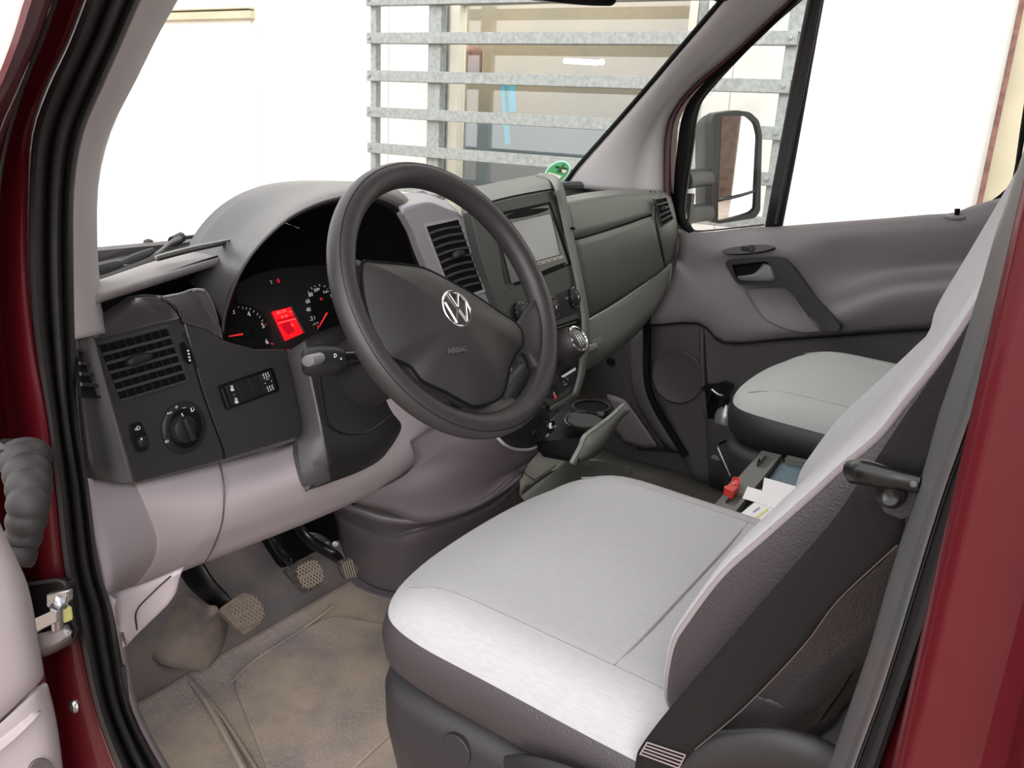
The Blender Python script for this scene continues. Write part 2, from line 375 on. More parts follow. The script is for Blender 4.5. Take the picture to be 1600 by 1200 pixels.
e0 = at(1720, 150, 'W.02')
rw = thing('rear_building', 'white wall with tall windows that shows only in the door mirror', 'building', (e0[0] - 6, e0[1], GZ))
obj('wall', g_plate([(e0[0], e0[1], GZ), (e0[0] - 14, e0[1] - .9, GZ), (e0[0] - 14, e0[1] - .9, 4.2), (e0[0], e0[1], 4.2)], .2), M['wallw'], rw)
for k in range(3):
    xx = e0[0] - 3.2 - k * 2.6; yy = e0[1] - (xx - e0[0]) * -.064 + .01
    wfr = obj('window_frame', g_box((xx, yy, 1.7), (1.5, .06, 1.7), wd, wn, UP), M['galv'], rw, bevel=.005)
    obj('pane', g_box((xx, yy + .03, 1.7), (1.36, .02, 1.56), wd, wn, UP), M['rubber'], wfr)
bb = thing('brick_building', 'distant brown brick building that shows only in the door mirror', 'building', (-22, -2, GZ))
obj('wall', g_box((-22, -4.2, .9), (1, 3.6, 3.2)), mat('brown_brick', '46352b', .85, col2='5c4638', cscale=6), bb)
obj('roof', g_box((-22, -4.2, 2.6), (1.6, 4.0, .3)), M['rubber'], bb, bevel=.05)
# ================================================================== VAN BODY
van = thing('van_body', 'dark red panel van body with open driver doorway, black seals and grey pillar trims', 'van', (0, 0, GZ))
def strip(L, Rr, yl, yr, prof, sv=3, su=1, ax='y'):
    L, Rr = px2(L), px2(Rr); rows = []
    for (a, b) in zip(L, Rr):
        rows.append([at(a[0] + (b[0] - a[0]) * t, a[1] + (b[1] - a[1]) * t, '%s%.5f' % (ax, yl + (yr - yl) * t + d)) for t, d in prof])
    return g_patch(rows, su, sv)
sL = '160,-60 135,0 108,70 75,140 52,210 46,297 45,420 55,540 75,660 87,760 100,885 117,960 130,1025 150,1112 182,1200 205,1250'
sR = '250,-60 221,0 195,60 160,140 131,210 117,297 116,420 118,540 122,660 139,760 155,885 175,950 187,1025 205,1112 250,1200 285,1250'
obj('door_seal', strip(sL, sR, .865, .825, [(0, 0), (.04, .012), (.14, .018), (.26, .016), (.34, .004), (.40, -.004), (.45, .004), (.52, .012), (.62, .014), (.70, .006), (.74, -.004), (.80, .002), (.88, .008), (.96, .004), (1, -.006)]), M['rubber'], van, solid=.006, sharp=60)
obj('pillar_trim', strip('310,-60 221,0 195,60 160,140 131,210 117,297 116,420 118,500 119,530'.replace('310,-60', '250,-60'), '308,-60 278,0 250,50 213,125 174,205 154,292 153,402 161,490 166,520', .822, .745, [(0, 0), (.1, .003), (.35, .008), (.7, .004), (.92, -.012), (1, -.03)], su=2), M['pillar'], van, solid=.012)
obj('sill_trim', strip('168,930 187,1025 205,1112 250,1200 285,1250', '199,985 202,1035 216,1110 264,1196 300,1240', .822, .79, [(0, -.004), (.2, .004), (.8, .002), (1, -.01)]), M['lgray'], van, solid=.01)
rL = '60,-60 33,0 18,50 -8,120 -50,210 -80,297 -90,420 -90,540 -90,660 -90,760 -90,885 -90,960 -60,1025 -60,1112 -60,1200 -60,1250'
obj('door_pillar', strip(rL, sL, .955, .862, [(0, -.06), (.05, 0), (.3, .012), (.5, .008), (.58, -.012), (.66, -.02), (.85, -.004), (.95, .0), (1, .0)], su=2), M['red'], van, solid=.004)
obj('pillar_seam', g_tube(pts('96,-30 72,40 34,140 6,240 -6,330', 'y.918'), .0016, 6, 4), M['rubberdark'], van)
# centre pillar right of the driver seat
bL = '1690,0 1640,120 1596,245 1572,318 1554,369 1536,433 1500,550 1469,640 1447,718 1431,771 1403,859 1384,921 1359,1010 1330,1095 1300,1182 1280,1250'
bR = '1760,0 1705,120 1660,235 1630,310 1612,370 1588,440 1548,560 1521,645 1500,705 1480,760 1454,841 1427,930 1401,1015 1375,1095 1340,1190 1322,1250'
bS = '1800,0 1750,120 1700,235 1675,310 1655,370 1628,440 1587,560 1557,645 1540,705 1520,760 1493,841 1463,930 1434,1015 1405,1095 1373,1190 1352,1250'
bO = '2000,0 2000,120 2000,235 2000,310 2000,370 2000,440 2000,560 2000,645 2000,705 2000,760 2000,841 2000,930 2000,1015 2000,1095 2000,1190 2000,1250'
obj('centre_pillar_trim', strip(bL, bR, .80, .86, [(0, -.02), (.08, 0), (.3, .006), (.55, .01), (.85, .008), (1, -.003)], su=2), M['btrim'], van, solid=.006)
obj('rear_door_seal', strip(bR, bS, .858, .87, [(0, -.006), (.15, -.002), (.45, -.003), (.55, .002), (.7, .008), (.85, .009), (1, -.002)]), M['rubberdark'], van, solid=.004, sharp=60)
obj('rear_door_pillar', strip(bS, bO, .866, .93, [(0, -.003), (.05, .0), (.14, .004), (.2, .012), (.32, .014), (.36, .028), (.5, .03), (1, .03)], su=2), M['red'], van, solid=.004)
# shell that closes the cab: roof, bulkhead behind the seats, rocker, far side
obj('roof_panel', g_box((-.35, 0, 1.62), (1.1, 1.75, .05)), M['pillar'], van, bevel=.02)
obj('roof_header', g_box((.16, 0, 1.56), (.12, 1.5, .07)), M['pillar'], van, bevel=.02)
obj('bulkhead', g_box((-1.02, 0, .85), (.04, 1.7, 1.6)), M['doorl'], van, bevel=.01)
obj('side_panel', g_box((-.83, .87, .85), (.34, .05, 1.6)), M['red'], van, bevel=.01); obj('side_panel', g_box((-.9, -.87, .85), (.28, .05, 1.6)), M['red'], van, bevel=.01)
obj('rocker_panel', g_box((-.25, .84, -.09), (1.3, .14, .16)), M['red'], van, bevel=.02)
obj('firewall', [g_box((.80, 0, .32), (.04, 1.7, .75)), g_box((.52, -.93, .3), (.84, .03, .75)), g_box((.66, .87, .3), (.56, .03, .75))], M['foot'], van)
# bonnet seen through the bottom of the windscreen
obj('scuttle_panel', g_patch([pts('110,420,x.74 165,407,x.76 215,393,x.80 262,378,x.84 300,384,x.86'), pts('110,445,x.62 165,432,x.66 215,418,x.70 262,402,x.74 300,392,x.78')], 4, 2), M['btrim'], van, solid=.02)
obj('bonnet', g_box((1.15, -.05, .52), (.7, 1.5, .05)), M['red'], van, bevel=.02)
nz = at(232, 381, 'x.87'); obj('washer_nozzle', g_lathe(nz, (0, 0, 1), [(.010, -.012), (.011, 0), (.009, .007), (.003, .010)], 14), M['dark2'], van, bevel=.001)
# windscreen and its black border, far pillar trim
gl = [[(.395, .74, .69), (.56, .45, .70), (.66, .1, .72), (.64, -.35, .76), (.495, -.72, .80)],
      [(.27, .71, .94), (.40, .45, .96), (.47, .1, .975), (.44, -.35, .99), (.305, -.685, 1.01)],
      [(.13, .68, 1.22), (.22, .45, 1.25), (.28, .1, 1.27), (.25, -.35, 1.275), (.06, -.645, 1.27)],
      [(.0, .66, 1.5), (.08, .45, 1.53), (.12, .1, 1.55), (.09, -.35, 1.55), (-.13, -.61, 1.5)]]
obj('windscreen', g_patch(gl, 5, 5), M['glass'], van)
wE = '880,291 905,262 950,211 1000,154 1060,84 1135,-4 1180,-58'
def spanrow(a, b, ya, yb, prof): return [at(a[0] + (b[0] - a[0]) * t, a[1] + (b[1] - a[1]) * t, 'y%.4f' % (ya + (yb - ya) * t + d)) for t, d in prof]
wl = px2('884,292 905,263 950,212 1000,155 1062,82 1137,-6 1180,-58'); wr = px2('1040,306 1040,262 1041,215 1052,177 1083,137 1150,82 1260,-20')
ys = [-.72, -.715, -.705, -.69, -.67, -.65, -.635]
obj('far_pillar_trim', g_patch([spanrow(a, b, y, -.80, [(0, -.01), (.06, .0), (.35, .018), (.6, .014), (.7, .003), (.9, 0), (1, -.02)]) for a, b, y in zip(wl, wr, ys)], 2, 4), M['pillar'], van, solid=.01)
obj('windscreen_border', g_tube([at(a[0] - 3, a[1] - 2, 'y%.4f' % (y - .006)) for a, y in zip(wl, ys)], .006, 6, 4), M['void'], van)
obj('far_door_frame', strip('1040,345 1040,300 1040,262 1041,215 1052,177 1083,137 1150,82 1260,-20', '1060,352 1055,300 1055,262 1058,225 1062,187 1086,150 1152,90 1263,-15', -.80, -.84, [(0, 0), (.5, .01), (.6, -.006), (1, -.01)]), mat('door_frame_dark_red', '38060f', .5), van, solid=.01)
# lower edge strip below the glass, inner storage trough
def tag_parts(): pass

# ================================================================== DASHBOARD
plane('A', (.311, .72, .458), (-1, -.10, .17))
dash = thing('dashboard', 'dark grey dashboard with light grey lower panels across the whole cab', 'dashboard', (.4, 0, .3))
D = lambda name, geos, m, par=dash, **k: obj(name, geos, m, par, **k)
# rim under the windscreen and trough
D('windscreen_rim', g_patch([pts('140,441,z.728 165,434,z.728 250,405,z.728 340,379,z.728 385,368,z.73', ), pts('140,447,z.730 165,444,z.730 250,416,z.730 340,389,z.732 385,377,z.733'), pts('140,462,z.725 165,459,z.725 250,433,z.725 340,404,z.73 385,393,z.732')], 4, 3), M['doorg'], solid=.01)
D('glass_base_seal', g_patch([pts('130,432,z.72 165,428,z.72 250,396,z.725 340,370,z.728 385,359,z.73'), pts('130,447,z.725 165,439,z.725 250,408,z.728 340,382,z.73 385,370,z.73')], 4, 1), M['void'], solid=.004)
D('storage_trough', [g_patch([pts('140,462,z.722 250,434,z.722 340,405,z.728 430,380,z.735'), [(.40, .75, .60), (.55, .52, .60), (.62, .35, .62), (.66, .25, .62)], [(.34, .72, .60), (.38, .6, .60), (.42, .45, .60), (.44, .3, .6)]], 4, 3)], M['void'], solid=.006)
# outer vent pod
M['dtop'] = mat('dark_plastic_sky_sheen', '353237', .32, spec=1.0, sheen=.4)  # same dark dash plastic, made paler and glossier to carry the sky sheen
def rollback(E, Rr):
    E, Rr = pts(E, 'A.003'), pts(Rr, 'z.702')
    return [E, [e * .93 + r * .07 + np.array([0, 0, .008]) for e, r in zip(E, Rr)], [e * .72 + r * .28 + np.array([0, 0, .013]) for e, r in zip(E, Rr)], [e * .35 + r * .65 + np.array([0, 0, .010]) for e, r in zip(E, Rr)], Rr]
D('vent_pod_top', g_patch(rollback('144,530 190,520 235,508 280,498', '150,459 185,461 220,463 252,467'), 3, 3), M['dtop'], solid=.004)
podA = rnd(px2('146,528 280,497 286,503 313,608 346,700 349,718 211,754'), 5)
D('vent_pod_face', g_plate(on(podA, 'A'), .02), M['dark'], bevel=.003)
D('vent_pod_side', g_patch([pts('150,534,A.0 165,590,A.0 188,670,A.0 211,753,A-.002'), pts('140,520,y.775 150,600,y.775 165,680,y.770 180,753,y.765'), pts('118,512,y.80 121,600,y.80 127,680,y.80 138,748,y.80')], 2, 3), M['dark'], solid=.004)
# inner face (switch panel side)
podB = px2('288,505 300,500 338,522 345,530 362,536 400,546 446,546 462,600 477,670 470,683 352,718 349,700 316,608')
D('switch_panel_face', g_plate(on(podB, 'A'), .02), M['dark'], bevel=.002)
D('switch_panel_top', g_patch(rollback('285,503 306,509 328,516 348,530', '254,467 276,461 298,454 319,455'), 3, 3), M['dtop'], solid=.004)
D('panel_seam', g_tube(pts('252,467,z.703 268,478,z.697 283,500,A.002 298,550,A.001 315,608,A.001 332,657,A.001 349,702,A.001 350,718,A.001'), .0012, 6, 3), M['void'])
# vents -----------------------------------------------------------------
M['slat'] = mat('vent_slat_plastic', '39373a', .45, spec=.6)
def vent(par, corners, pl, nslat, name='air_vent', cols=0, frame=M['dark'], slatm=M['slat'], fw=.004, depth=.012, knob=True, arc=0, kpos=(.42, .48)):
    """corners TL TR BR BL in the photo, on plane pl"""
    TL, TR, BR, BL = [np.array(c, float) for c in corners]
    q = lambda s, t: tuple((TL * (1 - s) + TR * s) * (1 - t) + (BL * (1 - s) + BR * s) * t)
    P = lambda s, t, off: at(*q(s, t), '%s%.4f' % (pl, off))
    n = PLN[pl][1]
    outer = [P(-.04, -.04, .003), P(1.04, -.04, .003), P(1.04, 1.04, .003), P(-.04, 1.04, .003)]
    inner = [P(0, 0, .003), P(1, 0, .003), P(1, 1, .003), P(0, 1, .003)]
    fr = obj(name, g_plate(outer, .004, [inner]), frame, par, bevel=.001)
    obj('vent_cavity', g_plate([P(0, 0, .0005), P(1, 0, .0005), P(1, 1, .0005), P(0, 1, .0005)], .001), M['void'], fr)
    for i in range(cols):
        s = (i + 1) / (cols + 1); obj('louvre', g_plate([P(s - .007, 0, .0022), P(s + .007, 0, .0022), P(s + .007, 1, .0022), P(s - .007, 1, .0022)], .001), M['dark2'], fr)
    for i in range(nslat):
        t = (i + 1) / (nslat + 1)
        g = g_tube([P(0, t + .0, .004), P(.33, t - arc, .0048), P(.66, t - arc, .0048), P(1, t, .004)], .0024, 6, 3, flat=.5, up=n)
        obj('slat', g, slatm, fr)
    if knob:
        s, t = kpos; obj('vent_knob', g_tube([P(s - .18, t + .03, .007), P(s - .1, t - .01, .011), P(s + .1, t - .02, .012), P(s + .2, t - .01, .009)], [.003, .0065, .0065, .003], 10, 4, flat=.8), M['dark2'], fr, sharp=60)
    return fr
v1 = vent(dash, [(154, 540), (262, 513), (293, 594), (188, 625)], 'A', 5, cols=7, kpos=(.45, .42))
# (np.array([.36, .79, .6]), nrm([-.25, 1, 0]))
a1, a2, a3 = pts('122,550,y.80 137,550,A 160,622,A'); PLN['Q'] = (a2 + 0.0, nrm(np.cross(a2 - at(122, 550, 'y.797'), a3 - at(122, 550, 'y.797'))))
if PLN['Q'][1] @ (CAM - a2) < 0: PLN['Q'] = (PLN['Q'][0], -PLN['Q'][1])
PLN['Q'] = (PLN['Q'][0] + PLN['Q'][1] * .002, PLN['Q'][1])
vent(dash, [(123, 551), (134, 553), (159, 619), (128, 617)], 'Q', 3, name='side_vent', knob=False, frame=M['void'], slatm=M['dark2'])
# vent thumb wheel
D('vent_thumbwheel', [g_plate(on(rnd(px2('282,537 288,534 296,550 300,567 296,570 288,560'), 2), 'A.002'), .006)], M['void'], bevel=.0006)
D('thumbwheel_ridge', [g_tube(pts('287,521,A.001 296,540,A.001 308,575,A.001'), .0016, 6, 3)], M['dark2'])
D('thumbwheel_marks', [g_plate(pts('%f,%f,A.003 %f,%f,A.003 %f,%f,A.003 %f,%f,A.003' % (292.5 + i * .9, 547 + i * 5, 295 + i * .9, 546.4 + i * 5, 296 + i * .9, 549 + i * 5, 293.5 + i * .9, 549.6 + i * 5)), .0008) for i in range(4)], M['white'])
# light switch
ua, va, na = basis(PLN['A'][1])
def inpl(pl, px, py, off=0): return at(px, py, '%s%.4f' % (pl, off))
c = inpl('A', 286, 668, 0); rr = np.linalg.norm(inpl('A', 286, 630) - c)
ls = D('light_switch', g_lathe(c, na, [(.038, -.002), (.038, .003), (.035, .006), (.030, .007), (.0295, .004), (.021, .004)], 40), M['dark2'], sharp=30)
obj('switch_ring', g_lathe(c + na * .0042, na, [(.0295, 0), (.0295, .0008), (.020, .001)], 40), M['black'], ls)
kc = inpl('A', 283, 670, .006)
obj('switch_knob', [g_lathe(kc, na, [(.0205, -.004), (.0195, .010), (.017, .013), (.001, .0135)], 32)], M['dark2'], ls, sharp=50)
gr = nrm(inpl('A', 292, 690) - inpl('A', 275, 652))
obj('knob_grip', [g_box(kc + na * .016, (.037, .010, .012), gr, np.cross(na, gr), na)], M['dark2'], ls, bevel=.004, seg=3)
for g_ in [g_text('Auto', inpl('A', 265, 645, .0062), ua, va, .0045), g_text('0', inpl('A', 276, 637, .0062), ua, va, .008), g_text('=DD=', inpl('A', 289, 636, .0062), ua, va, .0045), g_text('D', inpl('A', 301, 640, .0062), ua, va, .009, .0006),
     g_text('0D', inpl('A', 261, 690, .0062), ua, va, .0055), g_box(inpl('A', 285, 648, .0215), (.0015, .005, .0006), np.cross(na, gr), gr, na), g_text('*', inpl('A', 295, 668, .021), ua, va, .010)]: obj('switch_mark', g_, M['white'], ls)
# headlight levelling switch
lv = D('levelling_switch', g_plate(on(rnd(px2('203,664 220,658 233,688 231,703 215,708 205,684'), 4), 'A.003'), .006), M['black'], bevel=.0012)
obj('levelling_wheel', g_lathe(inpl('A', 220, 690, .001), na, [(.009, 0), (.008, .006), (.004, .0085)], 20), M['dark2'], lv)
obj('levelling_marks', [g_text('D', inpl('A', 216.5, 669, .0032), ua, va, .008, .0005), g_text('=', inpl('A', 212.5, 671, .0032), ua, va, .008, .0005), g_box(inpl('A', 221, 686, .0095), (.002, .003, .0005), ua, va, na)], M['white'], lv)
# switch strip
sw = D('switch_strip', g_plate(on(rnd(px2('341,603 426,574 437,610 354,641'), 3), 'A.003'), .006), M['black'], bevel=.001)
for i, (x0, x1) in enumerate([(.10, .30), (.31, .52), (.53, .74), (.75, .97)]):
    q = lambda s, t: tuple((np.array([343, 604.]) * (1 - s) + np.array([425, 576.]) * s) * (1 - t) + (np.array([355, 639.]) * (1 - s) + np.array([436, 609.]) * s) * t)
    bt = obj('switch_button', g_plate(on([q(x0, .06), q(x1, .06), q(x1, .95), q(x0, .95)], 'A.0052'), .004), M['dark2'], sw, bevel=.0008)
    if i in (0, 3):
        ic = []
        if i == 3:
            for k, t in enumerate((.2, .8)):
                for j in (-1, 0, 1):
                    cpt = inpl('A', *q(.86 + j * .045, t), .0056); ic.append(g_tube([cpt - va * .0045, cpt - va * .0015 + ua * .0012, cpt + va * .0015 - ua * .0012, cpt + va * .0045], .0005, 5, 3))
            ic.append(g_box(inpl('A', *q(.86, .38), .0056), (.007, .0008, .0004), ua, va, na))
            ic += [g_box(inpl('A', *q(s_, .52), .0056), (.0014, .0014, .0004), ua, va, na) for s_ in (.80, .92)]
        else:
            for t in (.24, .8):
                cpt = inpl('A', *q(.2, t), .0056)
                for j in (-1, 0, 1): ic.append(g_tube([cpt + ua * j * .0018 - va * .001, cpt + ua * (j * .0018 + .0008) + va * .002, cpt + ua * j * .0018 + va * .0045], .0004, 5, 3))
                ic.append(g_plate([cpt + ua * -.0035 - va * .0012, cpt + ua * .003 - va * .0012, cpt + ua * .0048 - va * .0045, cpt - ua * .001 - va * .0045], .0004))
            ic.append(g_box(inpl('A', *q(.2, .53), .0056), (.0012, .0012, .0004), ua, va, na))
        obj('button_symbol', ic, M['white'], sw)
obj('switch_strip_edge', g_tube(on([(346, 607), (357, 637)], 'A.006'), .0022, 8, 1), M['dark2'], sw)

# ---------------------------------------------------------------- instrument hood and cluster
plane('H', (.36, .56, .62), (-1, 0, -.5)); plane('C', (.388, .5, .615), (-1, 0, .42))
lipo = px2('346,524 350,490 368,438 396,392 438,350 480,325 520,311 560,305 598,310 626,326 646,360 657,400 664,425 670,470')
hout = px2('316,456 330,430 360,385 398,342 440,310 490,291 545,284 590,286 616,296 634,314 652,346 662,385 670,420 676,468')
def mixp(a, b, t): return (a[0] + (b[0] - a[0]) * t, a[1] + (b[1] - a[1]) * t)
L0 = on(lipo, 'H'); 
xs_out = [.395, .40, .40, .39, .38, .37, .36, .35, .34, .33, .32, .32, .32, .33]
O0 = [at(p[0], p[1], 'x%.3f' % x) for p, x in zip(hout, xs_out)]
mid = [a * .35 + b * .65 + np.array([-.012, 0, .006]) for a, b in zip(O0, L0)]
cen = np.array([.36, .43, .66])
lf = lambda p: min(1, max(0, (p[1] - .46) / .10))
drop = [p + np.array([.06 + .05 * (1 - lf(p)), 0, 0]) + (cen - p) * np.array([0, .05 + .25 * lf(p), .03]) for p in O0]
D('instrument_hood', g_patch([drop, O0, mid, L0], 4, 4), M['shell'], solid=.003, sharp=70)
in1 = [p + nrm(cen - p) * .005 + np.array([-.002, 0, 0]) for p in L0]
in2 = [p + nrm((cen - p) * [0, 1, 1]) * .010 + np.array([.012, 0, 0]) for p in L0]
D('hood_lip', g_patch([L0, in1, in2], 4, 3), M['lip'], solid=.003, sharp=70)
in3 = [p + nrm((cen - p) * [0, 1, 1]) * (.065 + .055 * lf(p)) for p in L0]; in3 = [np.array([.412 + .42 * max(0, q[2] - .615), q[1], q[2] - .008]) for q in in3]
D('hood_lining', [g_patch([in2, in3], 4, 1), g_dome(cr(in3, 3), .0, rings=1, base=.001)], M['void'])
# face: big dark panel
cf = D('instrument_cluster', g_plate([at(*p, 'C') for p in px2('338,548 346,500 366,446 400,428 440,419 500,414 560,416 620,430 660,465 660,560 560,560 450,554')], .01), mat('cluster_face', '161618', .55, bump=.1))
uc, vc, nc = basis(PLN['C'][1]); C_ = lambda x, y, o=.002: at(x, y, 'C%.4f' % o)
ch = nrm(C_(456, 479) - C_(426, 487)); cv_ = nrm(np.cross(nc, ch)); cv_ = cv_ if cv_[2] > 0 else -cv_
0 and obj('lower_cluster_shade', g_patch([[C_(345, 530, .012), C_(400, 548, .012), C_(450, 548, .012), C_(500, 530, .012), C_(560, 508, .012)], [C_(345, 536, .03), C_(400, 555, .03), C_(450, 556, .03), C_(505, 540, .03), C_(565, 520, .03)]], 3, 1), M['dark2'], cf, solid=.01)
def dial(cx, cy, r, name):
    c = C_(cx, cy, .001)
    d = obj(name, g_lathe(c, nc, [(r, 0), (r, .002), (r - .0025, .003), (r - .004, .002), (r - .004, .0012), (.001, .0012)], 48), M['void'], cf)
    obj('needle_hub', g_lathe(c + nc * .003, nc, [(.0085, 0), (.008, .005), (.001, .006)], 24), M['void'], cf)
    return c
tc_ = dial(384, 521, .048, 'rev_counter'); sc_ = dial(513, 487, .042, 'speedometer')
def needle(x0, y0, x1, y1): obj('needle', g_tube([C_(x0, y0, .010), C_(x1, y1, .010)], [.0017, .0011], 6, 1), M['redp'], cf)
needle(379, 522, 358, 525.5); needle(511, 489, 499, 510)
nums = [('3', 365, 487, .010), ('4', 389, 491, .010), ('5', 411, 509, .010), ('6', 417, 534, .010), ('20', 489, 497.5, .0085), ('40', 482, 484, .0085), ('60', 481, 471, .0085), ('80', 485.5, 460.5, .0085), ('100', 495, 453.5, .008), ('120', 509, 455, .008), ('140', 520.5, 462, .008), ('160', 528, 474, .008), ('180', 530, 488, .008), ('2', 350, 500, .010), ('1', 345, 520, .010), ('km/h', 494.5, 505, .0035), ('T', 424, 441.5, .007)]
for s, x, y, h in nums: obj('dial_numeral', g_text(s, C_(x, y, .003), ch, cv_, h * 1.2, .0003), M['white'], cf)
obj('red_numerals', [g_text('0', C_(435, 439, .003), ch, cv_, .011, .0004), g_text('0', C_(497, 510, .0035), ch, cv_, .008), g_text('(P)', C_(502, 467, .003), ch, cv_, .0055)], M['redp'], cf)
tk = []
def ticks(c, px0, lst, r0, r1):
    for (x, y) in lst:
        e = C_(x, y, .003); d = nrm(c - e); tk.append(g_tube([e, e + d * r1 + nc * 0], .0005, 4, 1))
ticks(C_(384, 521, .003), 0, [(366, 477), (372, 477), (379, 479), (385, 480), (391, 481), (397, 485), (403, 489.5), (407, 494), (411, 500)], 0, .004)
ticks(C_(513, 487, .003), 0, [(481, 455), (486, 449), (491.5, 446), (499, 444.5), (507, 446), (515, 448), (484.5, 501), (489, 508), (496.5, 514)], 0, .003)
obj('dial_ticks', tk, M['white'], cf)
obj('red_ticks', [g_tube([C_(414, 507, .003), C_(418, 506, .003)], .0006, 4, 1), g_tube([C_(422, 536, .003), C_(427, 538, .003)], .0008, 4, 1)] + [g_tube([C_(421 + i * .6, 519 + i * 6, .003), C_(424 + i * .6, 519 + i * 6, .003)], .0003, 4, 1) for i in range(3)], M['redp'], cf)
rs = mat('red_display', 'ff0a12', .5, emit=.75); rs2 = mat('red_display_dark', 'a80014', .5, emit=.35); rs3 = mat('red_display_bright', 'ff4a44', .5, emit=.9)
dp = obj('trip_display', [g_plate(on(px2('426,487 456,479.5 474,520 447,532'), 'C.003'), .003)], rs, cf)
obj('display_pattern', [g_plate(on(px2('437,507 452,502 462,517 450,524'), 'C.0035'), .0006), g_plate(on(px2('432,499 461,492 462.5,496 435,503'), 'C.0035'), .0004)], rs2, cf)
obj('display_digits', [g_text('309 391', C_(440, 487.5, .0036), ch, cv_, .007), g_text('39 18', C_(444, 495, .0036), ch, cv_, .0065), g_tube([C_(435, 505, .0036), C_(462, 498, .0036)], .0006, 4, 1), g_text('59', C_(457, 508, .0036), ch, cv_, .006), g_text('km', C_(454, 487, .0036), ch, cv_, .004)], rs3, cf)
obj('display_edge', g_tube([C_(454, 478, .003), C_(476, 520, .006)], .0022, 6, 1), M['dark2'], cf)

# ---------------------------------------------------------------- column surround
plane('L', np.array([.311, .72, .458]) + nrm([-1, -.10, .17]) * .09, (-1, -.10, .17))
D('column_surround_left', g_patch([pts('446,545,A.004 450,548,L-.035 474,534,L.0 478,534,L.0'), pts('458,600,A.004 463,602,L-.03 483,588,L.01 487,588,L.01'), pts('471,668,A.004 476,668,L-.02 496,650,L.02 500,650,L.02'), pts('458,694,A.02 466,694,L-.01 504,700,L.03 510,702,L.03'), pts('462,742,A.03 472,742,L.0 508,728,L.025 514,728,L.025'), pts('476,764,L-.005 488,764,L.0 512,756,L.01 520,752,L.01')], 2, 4), mat('column_plastic_lit', '4a484b', .5, bump=.25, bscale=1400), solid=.006)  # light on the left-facing facet is put into this paler grey
D('column_surround_right', g_patch([pts('476,532,L.0 500,520,L.0 540,505,L-.01 600,490,L-.02 660,480,L-.03'), pts('485,588,L.01 520,590,L.01 570,590,L.01 620,580,L.0 660,560,L-.01'), pts('498,650,L.02 530,655,L.02 580,650,L.02 634,625,L.01 650,605,L.0'), pts('508,702,L.03 540,700,L.03 590,690,L.03 630,662,L.02 640,644,L.01'), pts('512,728,L.025 540,728,L.025 583,715,L.025 618,688,L.015 636,664,L.01'), pts('484,764,L.0 525,751,L.005 566,735,L.005 598,715,L.005 632,676,L.005')], 4, 4), mat('column_plastic_shaded', '222124', .5, bump=.15, bscale=1400), solid=.006)  # same surround; the shade on this facet is put into the darker grey
D('shroud_seam', g_tube(pts('500,584,L.014 508,640,L.022 518,668,L.025 545,678,L.027 580,672,L.028 620,640,L.014'), .0012, 5, 4), M['black'])
# lower light grey knee panel
def kcrest(r):
    return [r[0], r[0] * .5 + r[2] * .5, r[0] * .12 + r[2] * .88, r[2], r[2] * .88 + r[3] * .12] + r[3:]
D('knee_panel', g_patch([kcrest(r_) for r_ in [pts('130,746,y.81 165,750,y.78 211,757,A-.006 280,740,A-.006 348,722,A-.006 458,690,A-.01 560,640,x.27 640,590,x.25 720,560,x.24'),
    pts('142,800,y.81 180,800,y.775 226,790,x.30 290,785,x.285 350,775,x.275 462,735,x.268 565,690,x.255 655,640,x.235 730,610,x.23'),
    pts('156,860,y.81 195,862,y.78 244,842,x.30 300,835,x.285 346,822,x.275 468,775,x.265 580,735,x.25 662,690,x.232 722,650,x.23'),
    pts('165,900,y.81 200,900,y.785 236,882,x.31 290,870,x.30 335,850,x.295 475,800,x.285 590,757,x.27 668,712,x.245 712,670,x.24'),
    pts('171,931,y.81 188,930,y.79 203,925,x.335 262,902,x.33 320,878,x.325 478,817,x.315 592,767,x.30 670,725,x.27 706,676,x.26'),
    pts('175,931,y.80 192,930,y.78 207,922,x.40 262,900,x.40 320,876,x.40 478,815,x.40 592,765,x.37 670,723,x.33 706,674,x.32')]], 3, 4), M['lgray'], solid=.006, sharp=50)
D('knee_panel_seam', g_tube(pts('342,722,A-.002 348,745,x.286 350,775,x.2715 347,815,x.2715 336,850,x.291 321,878,x.321'), .0012, 6, 4), M['tunnel'])
D('kick_trim', g_patch([pts('172,930,y.815 225,914,y.80 284,892,y.78'), pts('178,955,y.815 222,945,y.80 278,908,y.78'), pts('188,990,y.812 206,992,y.80 262,945,y.785'), pts('196,1010,y.81 200,1008,y.80 216,985,y.79')], 3, 3), M['lgray'], solid=.008)
D('fuse_cover_line', g_tube(pts('267,900,y.786 240,925,y.80 213,955,y.808 214,984,y.798'), .001, 5, 4), M['dark2'])
# ================================================================== CENTRE OF THE DASH
plane('V', (.18, .10, .83), (-1, .35, .28)); plane('P', (.175, 0, .83), (-1, 0, .28))
up_, vp_, np_ = basis(PLN['P'][1]); P_ = lambda x, y, o=.0: at(x, y, 'P%.4f' % o)
